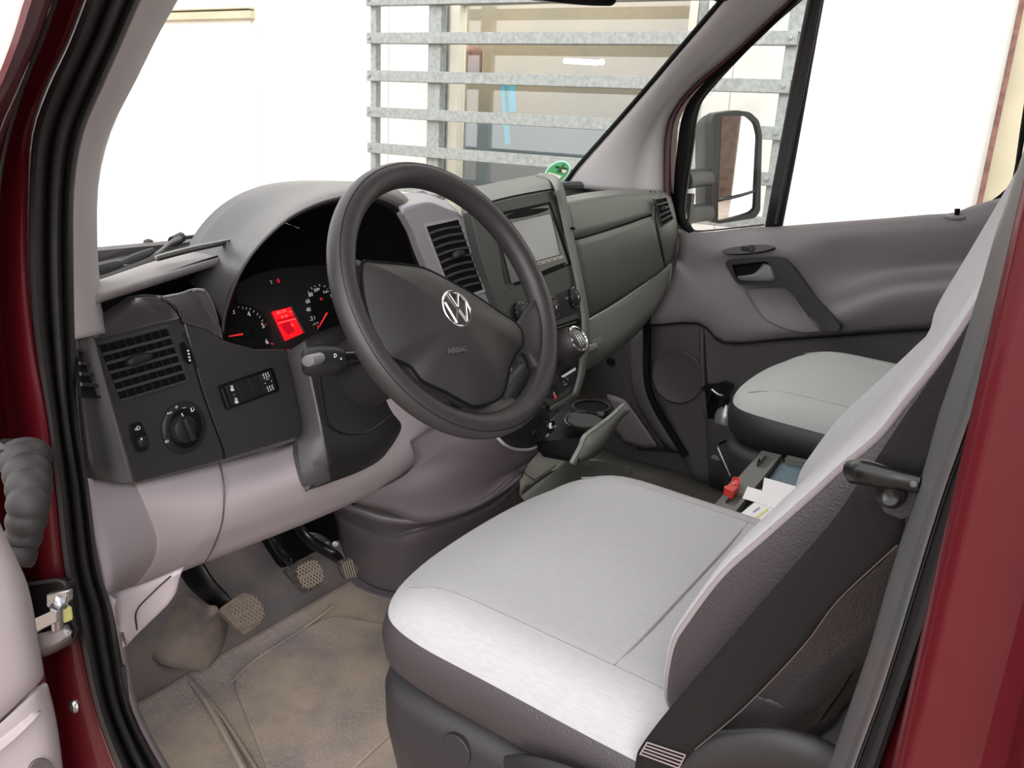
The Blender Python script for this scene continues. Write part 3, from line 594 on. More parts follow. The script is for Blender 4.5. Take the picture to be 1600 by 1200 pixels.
# light vent panel beside the hood, with its rolled top
D('centre_vent_panel', g_plate(on(rnd(px2('628,330 668,316 715,332 733,348 752,400 772,462 792,520 770,560 690,470 672,430 656,392 645,360'), 3), 'V'), .02), mat('vent_panel_grey', '7f7c80', .5, bump=.2, bscale=1400), bevel=.002)
D('vent_panel_top', g_patch([pts('612,305,x.36 640,301,x.34 668,303,x.31 700,316,x.26'), pts('615,312,x.33 645,309,x.31 672,310,x.28 712,326,x.22'), pts('626,328,V.001 650,320,V.001 676,318,V.001 722,339,V.001')], 4, 3), mat('vent_top_grey', '85838a', .45, bump=.2, bscale=1400), solid=.01)
D('defrost_grille', [g_tube(pts('%d,%d,z.81 %d,%d,z.815' % (618 + i * 3, 310 + i * 2.0, 648 + i * 3, 302 + i * .6)), .0022, 5, 1) for i in range(5)] + [g_patch([pts('606,312,z.808 660,298,z.812'), pts('622,326,z.80 670,303,z.806')], 1, 1)], M['dark2'])
v2 = vent(dash, [(666, 354), (717, 343), (756, 452), (709, 468)], 'V', 9, knob=True, arc=.018, kpos=(.62, .47), frame=mat('vent_rim_grey', '8d8a8e', .5))
# radio panel
stack = px2('736,330 760,318 864,297 872,322 882,372 892,418 903,468 908,500 906,545 900,590 894,612 858,634 842,620 820,590 800,540 775,470 752,400')
D('centre_stack_face', g_plate(on(stack, 'P'), .02), mat('stack_plastic', '3b3e3c', .5, bump=.3, bscale=1400), bevel=.002)
D('stack_top_pad', g_patch([pts('724,300,x.30 760,288,x.31 800,280,x.31 835,274,x.30 852,276,x.27'), pts('728,304,x.27 765,293,x.27 805,285,x.27 842,277,x.26 858,281,x.245'), pts('733,314,x.215 772,301,x.215 812,292,x.215 850,284,x.21 862,287,x.205'), pts('738,327,P.002 776,314,P.002 816,305,P.002 850,299,P.002 864,297,P.002')], 4, 4), M['pad'], solid=.01)
D('stack_gap', g_tube(pts('740,324.5,P.001 776,313,P.001 816,304,P.001 864,295.5,P.001'), .0018, 6, 3), M['void'])
D('stack_edge', g_patch([pts('838,273,x.27 856,278,x.235 866,292,P.006 874,322,P.006 884,370,P.006 895,418,P.006 905,468,P.006 910,505,P.006 908,548,P.006 902,590,P.006 894,616,P.006'),
    pts('842,271,x.28 862,275,x.245 873,289,P.008 881,320,P.008 890,368,P.008 901,416,P.008 911,466,P.008 917,505,P.008 915,550,P.008 908,592,P.008 899,620,P.008'),
    pts('846,270,x.31 867,274,x.27 879,288,P-.02 887,318,P-.02 896,366,P-.02 906,414,P-.02 916,464,P-.02 921,503,P-.02 920,550,P-.02 912,594,P-.02 902,622,P-.02')], 4, 3), mat('stack_edge_grey', '70736f', .5, bump=.2, bscale=1400), solid=.006)
D('stack_side_clip', [g_box(at(895, 357, 'P.0'), (.008, .005, .005))], M['void'])
D('side_pocket', g_plate(on(rnd(px2('776,360 790,356 806,418 806,437 790,444'), 2), 'P.001'), .003), M['dark2'], bevel=.0008)
D('pocket_line', g_tube(on([(788, 453), (809, 446)], 'P.002'), .0008, 5, 1), M['pad'])
# car radio with screen: its own thing
rad = thing('car_radio', 'double height car radio with a pale reflecting screen in the centre of the dashboard', 'radio', P_(835, 370))
fr = obj('radio_frame', g_plate(on(rnd(px2('772,334 860,315 893,413 838,436 806,446'), 2), 'P.0020'), .004, []), M['void'], rad, bevel=.0006)
obj('radio_bezel', g_plate(on(rnd(px2('774,339 857,320 888,412 836,431 800,443'), 2), 'P.0035'), .003, [on(px2('787,350 862,332.5 876,398 803,418'), 'P.0035')]), mat('radio_bezel_grey', '4b4e4c', .35), rad, bevel=.0006)
obj('disc_slot', g_plate(on(cr([np.array(q) for q in px2('778,343 815,329 856,325 850,331 815,340')], 4, True), 'P.0042'), .002), M['void'], rad)
obj('screen', g_plate(on(px2('787,350 862,332.5 876,398 803,418'), 'P.0030'), .002), M['screen'], rad)
obj('screen_rim', g_tube(on(px2('787,350 862,332.5 876,398 803,418'), 'P.0040'), .0007, 5, 1, closed=True), M['black'], rad)
obj('button_bar', [g_plate(on(px2('812,417 879,398 881,403 815,423'), 'P.0052'), .002)], mat('button_bar_silver', '8c8c86', .35, metal=.5), rad, bevel=.0004)
for i in range(6):
    x = 826 + i * 9.2; obj('radio_button', g_box(P_(x, 417 - i * 2.7, .0055), (.006, .0018, .001), up_, vp_, np_), M['black'], rad)
obj('lower_slot', g_plate(on(cr([np.array(q) for q in px2('834,430 860,418 883,410 880,415 858,425')], 4, True), 'P.0042'), .002), M['void'], rad)
# climate controls
D('climate_plate', g_plate(on(rnd(px2('858,466 886,452 900,448 905,480 902,488 868,502'), 3), 'P.0025'), .003), M['black'], bevel=.0008)
for (x, y, rx) in [(812, 489, .021), (862, 481, .023), (897, 465, .022)]:
    c = P_(x, y, .002)
    k = D('climate_dial', g_lathe(c, np_, [(rx, 0), (rx, .003), (rx * .9, .004), (rx * .84, .003), (rx * .5, .003)], 36), M['black'], sharp=30)
    obj('dial_knob', g_lathe(c, np_, [(rx * .72, .002), (rx * .68, .006), (rx * .60, .0075), (.001, .008)], 30), M['dark2'], k, sharp=50)
    obj('dial_marks', [g_lathe(c + (up_ * math.cos(t) + vp_ * math.sin(t)) * rx * .86 + np_ * .0035, np_, [(.0008, 0), (.0007, .0006)], 6) for t in np.linspace(-.8, 3.9, 11)] + [g_box(c + up_ * rx * .2 + np_ * .0082, (.002, .006, .0004), up_, vp_, np_)], M['white'], k)
D('climate_marks', [g_text('A/C', P_(886, 466, .003), up_, vp_, .006)], M['ink'])
D('card_slot', g_plate(on(rnd(px2('858,512 905,497 908,503 905,509 862,526'), 2), 'P.002'), .002), M['void'], bevel=.0006)
D('slot_lip', g_tube(on(px2('866,514 900,503'), 'P.004'), .001, 5, 1), M['pad'])
D('lower_control_panel', g_plate(on(rnd(px2('862,546 902,528 906,545 902,575 897,600 866,622 850,618 852,580'), 3), 'P.003'), .003), M['black'], bevel=.001)
D('pale_card', g_plate(on(px2('877,588 899,574 900,578 880,590'), 'P.010'), .0006), M['paper'])
D('lower_knob', g_lathe(P_(861, 597, .003), np_, [(.014, 0), (.013, .010), (.009, .013), (.001, .013)], 24), M['dark2'])
D('lower_marks', [g_lathe(P_(x, y, .004), np_, [(.0012, 0), (.001, .0006)], 6) for x, y in [(881, 597), (884, 590), (882, 601), (887, 593), (885, 600)]] + [g_box(P_(866, 615, .004), (.002, .006, .0005), up_, vp_, np_)], M['white'])
D('warning_mark', g_box(P_(868, 620, .004), (.004, .007, .0006), up_, vp_, np_), M['redp'])
D('stack_lower_lip', g_patch([pts('858,634,P.004 880,622,P.004 897,611,P.004'), pts('860,638,P.016 882,626,P.016 899,614,P.014'), pts('862,644,P.008 884,632,P.008 900,620,P.006')], 3, 3), M['pad'], solid=.004)
# ------------------------------------------------------------------ passenger side
G = M['glove']
D('glove_top', g_patch([pts('872,309,x.25 910,302,x.25 955,297,x.25 1000,296,x.25 1022,297,x.25'), pts('878,314,x.225 915,308,x.222 960,302,x.222 1003,300,x.22 1025,301,x.22'), pts('882,322,x.195 920,315,x.195 965,309,x.195 1008,305,x.19 1030,306,x.19'), pts('893,372,x.175 930,363,x.175 975,349,x.175 1008,338,x.175 1019,334,x.175')], 4, 4), G, solid=.01)
D('glove_lid', g_patch([pts('897,377,x.173 932,367,x.172 976,353,x.172 1010,341,x.172 1020,338,x.172'), pts('906,420,x.168 945,405,x.166 985,388,x.166 1015,373,x.166 1026,366,x.166'), pts('914,465,x.172 955,447,x.17 995,424,x.17 1022,405,x.17 1033,398,x.17'), pts('921,498,x.188 960,474,x.186 1000,448,x.186 1028,429,x.186 1040,419,x.186')], 4, 4), G, solid=.012)
D('glove_gap', g_tube(pts('893,375,x.178 930,366,x.178 975,351,x.178 1019,336,x.178'), .0028, 6, 4), M['void'])
D('glove_end', g_patch([pts('1022,297,x.25 1036,298,x.25 1046,301,x.27'), pts('1030,306,x.19 1040,305,x.195 1050,312,x.215'), pts('1020,336,x.174 1040,330,x.176 1056,338,x.20'), pts('1032,385,x.168 1046,372,x.172 1061,368,x.20'), pts('1041,418,x.186 1052,406,x.192 1061,397,x.215')], 3, 4), G, solid=.01)
D('end_seam', g_tube(pts('1016,299,x.215 1023,320,x.180 1024,345,x.172 1032,380,x.165 1039,418,x.183'), .0014, 6, 4), M['void'])
plane('E', at(1038, 330, 'x.166'), (-1, .12, .10))
vent(dash, [(1024, 312), (1041, 309), (1052, 342), (1035, 353)], 'E', 4, name='far_air_vent', kpos=(.5, .42))
D('lower_glove_panel', g_patch([pts('918,503,x.20 960,479,x.20 1003,450,x.20 1041,422,x.20 1050,412,x.205'), pts('914,535,x.205 955,513,x.205 997,485,x.205 1036,455,x.205 1049,432,x.215'), pts('909,562,x.22 950,545,x.22 990,515,x.22 1022,485,x.22 1044,452,x.235'), pts('907,583,x.28 944,563,x.28 984,533,x.28 1015,500,x.28 1036,468,x.28')], 4, 4), M['glovelow'], solid=.008)
D('lower_shelf_lip', [g_patch([pts('905,553,x.165 920,541,x.165 934,537,x.175'), pts('905,565,x.17 922,553,x.17 935,547,x.18')], 2, 1), g_plate(pts('922,533,x.199 940,523,x.199 942,536,x.199 926,542,x.199'), .001)], M['glovelow'], solid=.006)
D('shelf_trough', g_patch([pts('866,306,x.28 920,300,x.28 985,297,x.28'), [at(870, 306, 'x.28') - [0, 0, .08], at(920, 300, 'x.28') - [0, 0, .08], at(985, 297, 'x.28') - [0, 0, .06]], pts('862,300,x.45 910,296,x.45 960,294,x.42')], 3, 1), M['void'], solid=.006)
D('far_rim', [g_tube(pts('700,302,x.50 780,296,x.50 860,292,x.49 900,290,x.46 957,290,x.40'), .012, 8, 4, flat=.8), g_patch([pts('950,292,x.42 985,294,x.38 1030,296,x.32'), pts('950,299,x.36 985,298,x.30 1030,299,x.26')], 2, 1)], M['pad'])
M['drawerf'] = mat('drawer_front_grey', 'c4c6bb', .55)
# ------------------------------------------------------------------ console
D('console_side', g_patch([pts('640,690,y.235 700,660,y.215 745,652,y.19 790,656,y.13 830,664,y.05 858,664,y-.03'),
    pts('648,722,y.235 705,690,y.215 755,688,y.185 795,704,y.12 832,704,y.04 857,684,y-.02'),
    pts('625,748,y.25 672,726,y.225 732,722,y.185 780,726,y.12 818,724,y.05 842,706,y-.01'),
    pts('580,768,y.27 650,765,y.24 700,765,y.20 745,760,y.15 785,748,y.09 820,730,y.04'),
    pts('540,782,y.29 600,800,y.255 655,818,y.225 710,806,y.185 765,782,y.13 812,742,y.07')], 4, 4), mat('console_lilac_grey', '655c60', .5, bump=.2, bscale=1300, spec=.45), solid=.008)
D('console_base', g_patch([pts('515,785,y.30 560,800,y.285 600,812,y.265 655,817,y.225 712,805,y.183 766,781,y.13 813,740,y.07'),
    pts('519,797,x.47 562,822,x.385 606,836,x.30 652,826,x.24 712,810,x.20 770,785,x.17 814,745,x.14'),
    pts('524,812,x.475 562,838,x.385 607,848,x.30 650,838,x.235 712,822,x.20 772,796,x.17 815,757,x.14'),
    pts('532,850,x.47 563,880,x.40 609,892,x.33 644,880,x.275 706,858,x.24 775,824,x.21 822,785,x.18'),
    pts('540,872,x.47 564,912,x.42 610,928,x.345 640,922,x.31 700,895,x.28 780,850,x.26 830,815,x.24')], 4, 4), M['tunnel'], solid=.01, sharp=60)
D('console_foot_trim', g_tube(pts('540,880,x.465 562,914,x.415 610,934,x.34 640,928,x.305'), .012, 6, 4), M['tunnel'])
D('drawer_front', g_patch([pts('826,705,x.11 860,710,x.10 894,716,x.085'), pts('815,735,x.125 850,740,x.115 872,735,x.11'), pts('813,774,x.15 835,757,x.135 862,738,x.12')], 3, 2), M['drawerf'], solid=.006)
D('drawer_line', [g_tube(pts('813,733,x.118 833,749,x.12 841,746,x.117 880,720,x.09'), .0008, 5, 3), g_tube(pts('816,771,x.142 845,748,x.12 893,718,x.083'), .0025, 5, 3)], M['dark2'])
D('centre_console_end', g_patch([pts('880,722,x.08 910,720,x.10 960,722,x.22 1010,735,x.3'), pts('846,752,x.13 880,752,x.12 930,757,x.16 1000,775,x.2'), pts('814,776,x.16 840,800,x.16 900,800,x.16 980,810,x.16')], 4, 3), mat('console_end_grey', '95978e', .6, bump=.3, bscale=900), solid=.006)
# ashtray / cup holder drawer pulled out
cup = thing('cup_holder_drawer', 'open pulled-out cup holder drawer with grey front below the gear lever', 'cup holder', at(900, 680, 'x.05'))
plane('K', at(900, 690, 'x.03'), (-.15, 0, 1))
obj('tray', [g_plate(on(px2('862,652 880,636 902,624 950,622 962,640 945,660 914,682 906,716 850,706 838,690'), 'K-.01'), .012)], M['black'], cup, bevel=.003)
obj('tray_wall', g_plate(on(px2('840,690 912,683 906,716 850,706'), 'K-.006'), .01), M['void'], cup, bevel=.002)
def ell(cx, cy, rx, ry, rot=0, k=28):
    return [(cx + rx * math.cos(t) * math.cos(rot) - ry * math.sin(t) * math.sin(rot), cy + rx * math.cos(t) * math.sin(rot) + ry * math.sin(t) * math.cos(rot)) for t in [2 * math.pi * i / k for i in range(k)]]
obj('cup_ring', g_tube(on(ell(924, 635, 29, 10, .04), 'K.004'), .0022, 6, 1, closed=True), M['dark2'], cup)
obj('cup_hole', g_plate(on(ell(925, 636, 28, 9.5, .04), 'K.0015'), .003), M['void'], cup)
obj('cup_flap', g_plate(on(ell(914, 656, 27, 10, .08), 'K.012'), .004), mat('flap_grey', '4a4a4a', .35), cup, bevel=.001)
obj('flap_ring', g_tube(on(ell(914, 659, 31, 13, .08), 'K.004'), .003, 6, 1, closed=True), M['black'], cup)
obj('flap_clip', [g_tube(on(px2('883,651 891,644'), 'K.014'), .0015, 5, 1), g_tube(on(px2('897,643 915,642'), 'K.014'), .001, 5, 1), g_box(at(939, 647, 'K.012'), (.014, .008, .006))], M['pad'], cup)
obj('drawer_panel', g_patch([pts('893,724,x.0 901,710,x-.005 908,697,x-.01 915,681,x-.015 936,665,x-.01 958,648,x.0 975,631,x.02'), pts('899,728,x.0 910,722,x.0 926,716,x.0 945,701,x.0 955,684,x.005 967,660,x.012 987,640,x.03')], 3, 2), M['glovelow'], cup, solid=.006)
obj('drawer_panel_lip', g_tube(pts('893,724,x-.002 901,710,x-.007 908,697,x-.012 915,681,x-.017 936,665,x-.012 958,648,x-.002 975,631,x.018'), .0022, 6, 4), M['glovelow'], cup)
skt = obj('power_socket', g_lathe(at(860, 666, 'x.03'), (-1, .1, .2), [(.013, -.02), (.013, .002), (.011, .004), (.009, .001), (.001, .001)], 24), M['black'], cup)
obj('socket_mark', [g_box(at(860, 664, 'x.022'), (.003, .004, .007)), g_box(at(861, 668, 'x.022'), (.003, .007, .002))], M['white'], cup)
# gear lever and boot
gl_ = thing('gear_lever', 'gear lever with fat grey knob and chrome-ringed shift pattern cap', 'gear lever', at(850, 690, 'x.05'))
ax = nrm([-.78, .02, .62]); kcen = at(902, 530, 'y-.035')
prof = [(.004, -.105), (.011, -.098), (.018, -.080), (.026, -.062), (.0325, -.040), (.034, -.024), (.031, -.008), (.0265, .001), (.0235, .003)]
obj('knob', g_lathe(kcen, ax, prof, 36), M['wheel'], gl_, sharp=70)
obj('knob_ring', g_lathe(kcen, ax, [(.0265, .0005), (.0260, .0045), (.0232, .0055), (.022, .003)], 36), M['chrome'], gl_, sharp=50)
obj('knob_cap', g_lathe(kcen, ax, [(.0225, .0035), (.017, .005), (.001, .0062)], 30), M['black'], gl_, sharp=60)
uk, vk, nk = basis(ax)
obj('shift_pattern', [g_tube([kcen + nk * .0062 + uk * a + vk * b, kcen + nk * .0062 + uk * c + vk * d], .0007, 5, 1) for a, b, c, d in [(-.008, .008, -.008, -.008), (0, .008, 0, -.008), (.008, .008, .008, -.008), (-.008, 0, .008, 0)]] + [g_text(s, kcen + nk * .0062 + uk * a + vk * b, uk, vk, .005) for s, a, b in [('1', -.008, .0115), ('3', 0, .0125), ('5', .008, .0115), ('2', -.008, -.0115), ('4', 0, -.0125), ('R', .0125, -.009), ('6', .0075, -.0125)]], M['white'], gl_)
obj('lever_rod', g_tube([kcen - ax * .10, kcen - ax * .13 + np.array([.01, 0, -.02]), kcen - ax * .14 + np.array([.03, .01, -.06])], .009, 10, 3), M['black'], gl_)
obj('gear_boot', g_patch([pts('805,648,y.14 828,640,y.10 848,636,y.06 858,640,y.02'), pts('790,668,y.15 822,660,y.10 848,655,y.05 860,656,y.0'), pts('780,684,y.155 812,684,y.10 842,676,y.04 860,668,y-.01'), pts('786,690,y.15 806,699,y.11 832,699,y.05 857,676,y-.01')], 4, 4), M['vinylblack'], gl_, solid=.004)
obj('boot_panel', g_plate(pts('833,678,x.075 857,633,x.075 861,640,x.075 850,678,x.075'), .004), M['dark2'], gl_, bevel=.0015)
obj('boot_frame', g_tube(pts('776,682,y.158 788,694,y.15 806,702,y.11 832,701,y.05 850,688,y.0 859,670,y-.02'), .003, 6, 4), M['lgray'], gl_)

# ================================================================== STEERING WHEEL
wn_ = nrm(R @ np.array([.703, -.313, -.639])); wc = CAM + ray(710, 465) * 1.136
plane('T', wc, wn_); uw, vw, _ = basis(wn_)
whl = thing('steering_wheel', 'black four-spoke steering wheel with chrome round emblem on the airbag cover', 'steering wheel', wc)
RR, rr_ = .1835, .0178
ring = [wc + (uw * math.cos(t) + vw * math.sin(t)) * RR for t in [2 * math.pi * i / 96 for i in range(96)]]
obj('rim', g_tube(ring, rr_, 20, 1, closed=True), M['wheel'], whl, sharp=80)
obj('rim_stitching', g_tube([wc + (uw * math.cos(t) + vw * math.sin(t)) * (RR + rr_ * .62) + wn_ * rr_ * .80 for t in [2 * math.pi * i / 96 for i in range(96)]], .0006, 5, 1, closed=True), M['black'], whl)
T_ = lambda x, y, o=0: at(x, y, 'T%.4f' % o)
# spokes (each a shaped arm from hub to rim)
def spoke(rows, **k): return obj('spoke', g_patch([pts(r) for r in rows], 3, 3), M['wheel'], whl, solid=.018, sharp=70, **k)
spoke(['545,402,T.008 556,405,T.006 568,410,T.0 574,416,T-.004', '543,440,T.006 556,438,T.008 566,440,T.003 574,446,T-.004', '549,490,T.006 560,482,T.008 570,480,T.003 580,482,T-.004', '572,540,T.006 578,525,T.008 585,520,T.003 592,518,T-.004'])
spoke(['845,455,T.004 835,470,T.006 822,485,T.006 806,505,T.0', '853,500,T.006 838,503,T.010 825,506,T.008 810,518,T.0', '856,550,T.004 842,540,T.008 828,535,T.008 808,540,T.0', '850,588,T.002 839,572,T.004 824,552,T.004 806,556,T-.002'])
spoke(['600,560,T.008 615,556,T.006 632,562,T.002 648,575,T-.004', '620,598,T.010 640,585,T.008 655,580,T.004 664,588,T-.004', '660,628,T.010 672,612,T.008 682,604,T.004 690,606,T-.004', '700,650,T.008 706,632,T.006 712,620,T.002 716,616,T-.006'])
spoke(['700,655,T.006 718,640,T.006 738,628,T.004 765,622,T-.002', '740,668,T.008 750,650,T.006 764,634,T.004 784,622,T-.002', '790,664,T.006 790,646,T.004 790,632,T.002 796,622,T-.004', '820,640,T.004 812,632,T.002 806,626,T.0 802,622,T-.006'])
obj('hub_back', g_lathe(T_(700, 520) - wn_ * .05, wn_, [(.045, -.01), (.055, .01), (.06, .04), (.05, .045)], 32), M['dark2'], whl)
pad = cr([np.array(q) for q in px2('566,411 585,410 625,413 660,419 698,437 740,461 780,488 806,505 816,522 816,540 806,553 796,575 791,600 783,620 765,630 742,635 722,627 695,612 662,597 650,584 640,572 620,563 603,556 588,530 574,490 566,450')], 3, True)
padP = on(pad, 'T.014'); pc = T_(700, 505, .014)
obj('airbag_cover', g_dome(padP, .026, rings=8, p=2.6, base=.03, cen=pc), M['airbag'], whl, sharp=75)
obj('cover_gap', g_tube(padP, .0022, 6, 1, closed=True), M['void'], whl)
# round chrome emblem: ring, V over W
ec = T_(713, 483, .0375); vup = nrm(T_(705, 458) - T_(721, 507)); uup = np.cross(vup, wn_); 
en = nrm(wn_ + .10 * uw * 0); eu, ev = uup, vup
if eu @ uw < 0: eu = -eu
em = obj('emblem', g_lathe(ec, en, [(.0262, -.004), (.0262, .001), (.0245, .0028), (.0225, .0022), (.0218, .0)], 44), M['chrome'], whl, sharp=60)
obj('emblem_back', g_lathe(ec, en, [(.0225, -.003), (.0222, .0003), (.001, .0006)], 40), M['dark2'], em)
def bar(a, b, w): 
    A, B = ec + eu * a[0] * .022 + ev * a[1] * .022 + en * .0018, ec + eu * b[0] * .022 + ev * b[1] * .022 + en * .0018
    return g_tube([A, B], w, 8, 1, flat=.8)
w_ = .0025
obj('emblem_letters', [bar((-.40, .90), (-.05, .08), w_), bar((.40, .90), (.05, .08), w_), bar((-.06, .08), (.06, .08), w_), bar((-.86, .42), (-.42, -.86), w_), bar((.86, .42), (.42, -.86), w_), bar((-.42, -.86), (-.03, -.08), w_), bar((.42, -.86), (.03, -.08), w_), bar((-.05, -.06), (.05, -.06), w_)], M['chrome'], em)
obj('airbag_lettering', [g_text('AIRBAG', T_(715, 547, .0385), eu, ev, .010, .0004)], mat('embossed_plastic', '535054', .4), whl)
# indicator stalk
stk = thing('indicator_stalk', 'black indicator stalk reaching left from behind the steering wheel', 'stalk', at(600, 548, 'y.44'))
obj('stalk_arm', g_tube(pts('640,538,y.42 600,549,y.45 560,558,y.49 530,562,y.515'), [.009, .009, .010, .012], 12, 4), M['black'], stk)
obj('stalk_head', g_tube(pts('540,560,y.508 528,562,y.517 515,564,y.528 495,565,y.545 478,565,y.557 472,565,y.561'), [.013, .0185, .021, .0215, .019, .013], 18, 4, flat=.85), M['dark2'], stk, sharp=70)
obj('stalk_end_cap', g_dome(on([(p[0], p[1]) for p in ell(481, 564, 9.5, 9, 0, 20)], 'y.580'), .0015, rings=3, base=.02), mat('stalk_cap_grey', '6f6e72', .4), stk, sharp=70)
obj('stalk_marks', [g_text('D', at(524, 556, 'y.538'), -nrm(at(524, 556, 'y.53') - at(530, 556, 'y.53')), (0, 0, 1), .008), g_text('o', at(533, 560, 'y.530'), (0, -1, 0), (0, 0, 1), .007)], M['white'], stk)
# second lever seen through the wheel
lv2 = thing('column_lever', 'ribbed dark lever seen through the lower right gap of the steering wheel', 'lever', at(800, 615, 'y.24'))
obj('lever_sleeve', g_tube(pts('788,622,y.25 802,602,y.235 815,585,y.222 822,576,y.215'), [.020, .0185, .016, .0145], 16, 4), M['vinylblack'], lv2, sharp=70)
e1 = at(823, 575, 'y.214'); obj('lever_end', g_lathe(e1, nrm(at(823, 575, 'y.214') - at(788, 622, 'y.25')), [(.0145, -.002), (.0145, .003), (.011, .004), (.010, .0), (.001, 0)], 20), M['dark2'], lv2)
# column shroud
shr = thing('column_shroud', 'black plastic steering column shroud behind the wheel', 'column shroud', wc - wn_ * .1)
sh0 = T_(705, 505)
obj('shroud', g_tube([sh0 - wn_ * .05, sh0 - wn_ * .07, sh0 - wn_ * .12, sh0 - wn_ * .20], [.040, .050, .054, .054], 24, 4, flat=1.0), M['dark2'], shr, sharp=70)
obj('shroud_ridge', [g_tube(pts('505,560,A.09 503,580,A.09 512,602,A.09 528,620,A.09 545,617,A.09 575,606,A.09'), .003, 8, 4), g_tube(pts('530,540,A.10 540,575,A.10 560,595,A.10 585,605,A.10'), .002, 8, 4)], M['dark'], shr)

# ================================================================== FLOOR AND PEDALS
fl = struct(obj('floor', [g_patch([[(x, .80, .0 + (.0 if x > -.2 else 0)), (x, .55, 0), (x, .3, 0), (x, 0, 0), (x, -.4, .0), (x, -.85, .0)] for x in (-1.0, -.6, -.2, .1, .34)] + [[(.45, y, .02) for y in (.80, .55, .3, 0, -.4, -.85)], [(.58, y, .12) for y in (.80, .55, .3, 0, -.4, -.85)], [(.72, y, .30) for y in (.80, .55, .3, 0, -.4, -.85)]], 3, 3)], M['floor'], solid=.02))
obj('passenger_mat', g_patch([[(x, y, z) for y in (.05, -.3, -.6, -.86)] for x, z in ((-.45, .006), (-.1, .006), (.2, .006), (.36, .012), (.5, .06), (.62, .17), (.7, .27))], 3, 3), M['floorp'], fl, solid=.004)
obj('side_wall', g_box((.50, .825, .12), (.6, .01, .30)), M['foot'], fl)
obj('foot_rest', g_patch([pts('215,1000,z.04 250,962,z.07 290,930,z.10'), pts('250,1036,z.045 290,990,z.08 335,950,z.13'), pts('310,1050,z.012 338,1010,z.04 352,960,z.08'), pts('318,1058,z.0 350,1016,z.012 362,962,z.03')], 4, 4), mat('foot_rest_rubber', '615858', .7, bump=.4, bscale=260, col2='7f7369', cscale=12), fl, solid=.01)
obj('firewall_mat', g_patch([[(x, y, z + .006) for y in (.80, .6, .4, .2, .02)] for x, z in ((.43, .012), (.50, .052), (.58, .12), (.65, .21), (.72, .30))], 3, 3), mat('firewall_mat_rubber', '5b5456', .75, bump=.5, bscale=260, col2='6b625e', cscale=9), fl, solid=.004)
obj('mat_ridge', [g_tube(pts('240,1000,z.004 285,1050,z.004 330,1110,z.004 385,1210,z.004 420,1280,z.004'), .010, 8, 4, flat=.6), g_tube(pts('262,1018,z.003 300,1062,z.003 350,1125,z.003 405,1210,z.003'), .004, 6, 4)], M['floor'], fl)
obj('mat_panel', [g_plate(rnd(pts('362,1062,z.006 420,1010,z.006 520,960,z.006 640,985,z.006 660,1100,z.006 520,1230,z.006 430,1230,z.006'), .03), .006)], M['floor'], fl, bevel=.003)
obj('mat_seam', [g_tube(pts('362,1066,z.007 400,1030,z.007 470,985,z.007 520,948,z.008'), .003, 6, 4)], M['floor'], fl)
def pedal(nm, label, pad_px, n, arm, armr, ridges, thick=.014, padm=None, cres=True):
    t = thing(nm, label, 'pedal', at(*px2(pad_px)[0], 'z.05'))
    return t
M['treadm'] = mat('dusty_tread', '83776c', .85)
pm = mat('dusty_pedal_rubber', '7d6f64', .85, bump=1.2, bscale=220, col2='665a50', cscale=90, cpow=(.3, .7))
pm2 = mat('worn_pedal_rubber', '2f2a28', .8, bump=1.0, bscale=250, col2='4a423d', cscale=120)
def make_pedal(nm, label, P0, n, outline, arm, armr, gridn, padmat, armflat=.45):
    key = nm[:2].upper() if False else 'Z' + nm[0]
    plane('Z', P0, n); t = thing(nm, label, 'pedal', P0)
    o2 = rnd(px2(outline), 6)
    pd = obj('pedal_pad', g_plate(on(o2, 'Z'), .012), padmat, t, bevel=.003)
    u, v, nn = basis(PLN['Z'][1]); P = on(o2, 'Z'); c = sum(P) / len(P)
    a = [((q - c) @ u, (q - c) @ v) for q in P]; ru = max(abs(x[0]) for x in a) * .72; rv = max(abs(x[1]) for x in a) * .76
    g = []
    if gridn > 0:
        for k_ in range(-gridn, gridn + 1):
            s = k_ / gridn * .95
            for sg in (1, -1):
                q_ = []
                for tt in np.linspace(-1, 1, 41):
                    a_, b_ = s + .5 * tt, tt * .95
                    if abs(a_) <= .88 and abs(a_) ** 3 + abs(b_) ** 3 < .92: q_.append((a_, b_))
                if len(q_) > 8: g.append(g_tube([c + u * ru * q_[0][0] * sg + v * rv * q_[0][1] + nn * .0015, c + u * ru * q_[-1][0] * sg + v * rv * q_[-1][1] + nn * .0015], .0013, 5, 1))
        g.append(g_tube([c - u * ru * .9 + nn * .0015, c + u * ru * .9 + nn * .0015], .0013, 5, 1))
    else:
        for i in range(-gridn):
            s = -1 + 2 * (i + .5) / -gridn; g.append(g_tube([c + u * ru * s * .9 - v * rv + nn * .001, c + u * ru * s * .9 + v * rv + nn * .001], .0012, 5, 1))
    obj('tread', g, M['treadm'], pd, kind='stuff')
    arm = [np.array(P0) - nrm(n) * .022] + arm[1:]
    obj('pedal_arm', g_tube(arm, armr, 10, 5, flat=armflat), M['black'], t, sharp=60)
    return t
make_pedal('clutch_pedal', 'leftmost pedal, dust covered square rubber clutch pad', at(375, 960, 'y.50'), (-.70, .10, .70), '341,952 380,925 398,930 411,962 408,975 382,992', pts('372,955,y.50 345,940,x.43 318,915,x.45 298,885,x.47 285,850,x.48 270,800,x.50'), [.014, .020, .024, .026, .026, .026], 4, pm, .35)
make_pedal('brake_pedal', 'middle pedal, brake pad with a diamond tread', at(475, 895, 'y.40'), (-.80, .05, .60), '445,890 482,867 494,876 504,905 500,918 478,926', pts('474,893,y.40 455,880,x.40 438,862,x.42 425,840,x.45 415,800,x.48'), [.012, .016, .018, .018, .018], 4, pm2, .4)
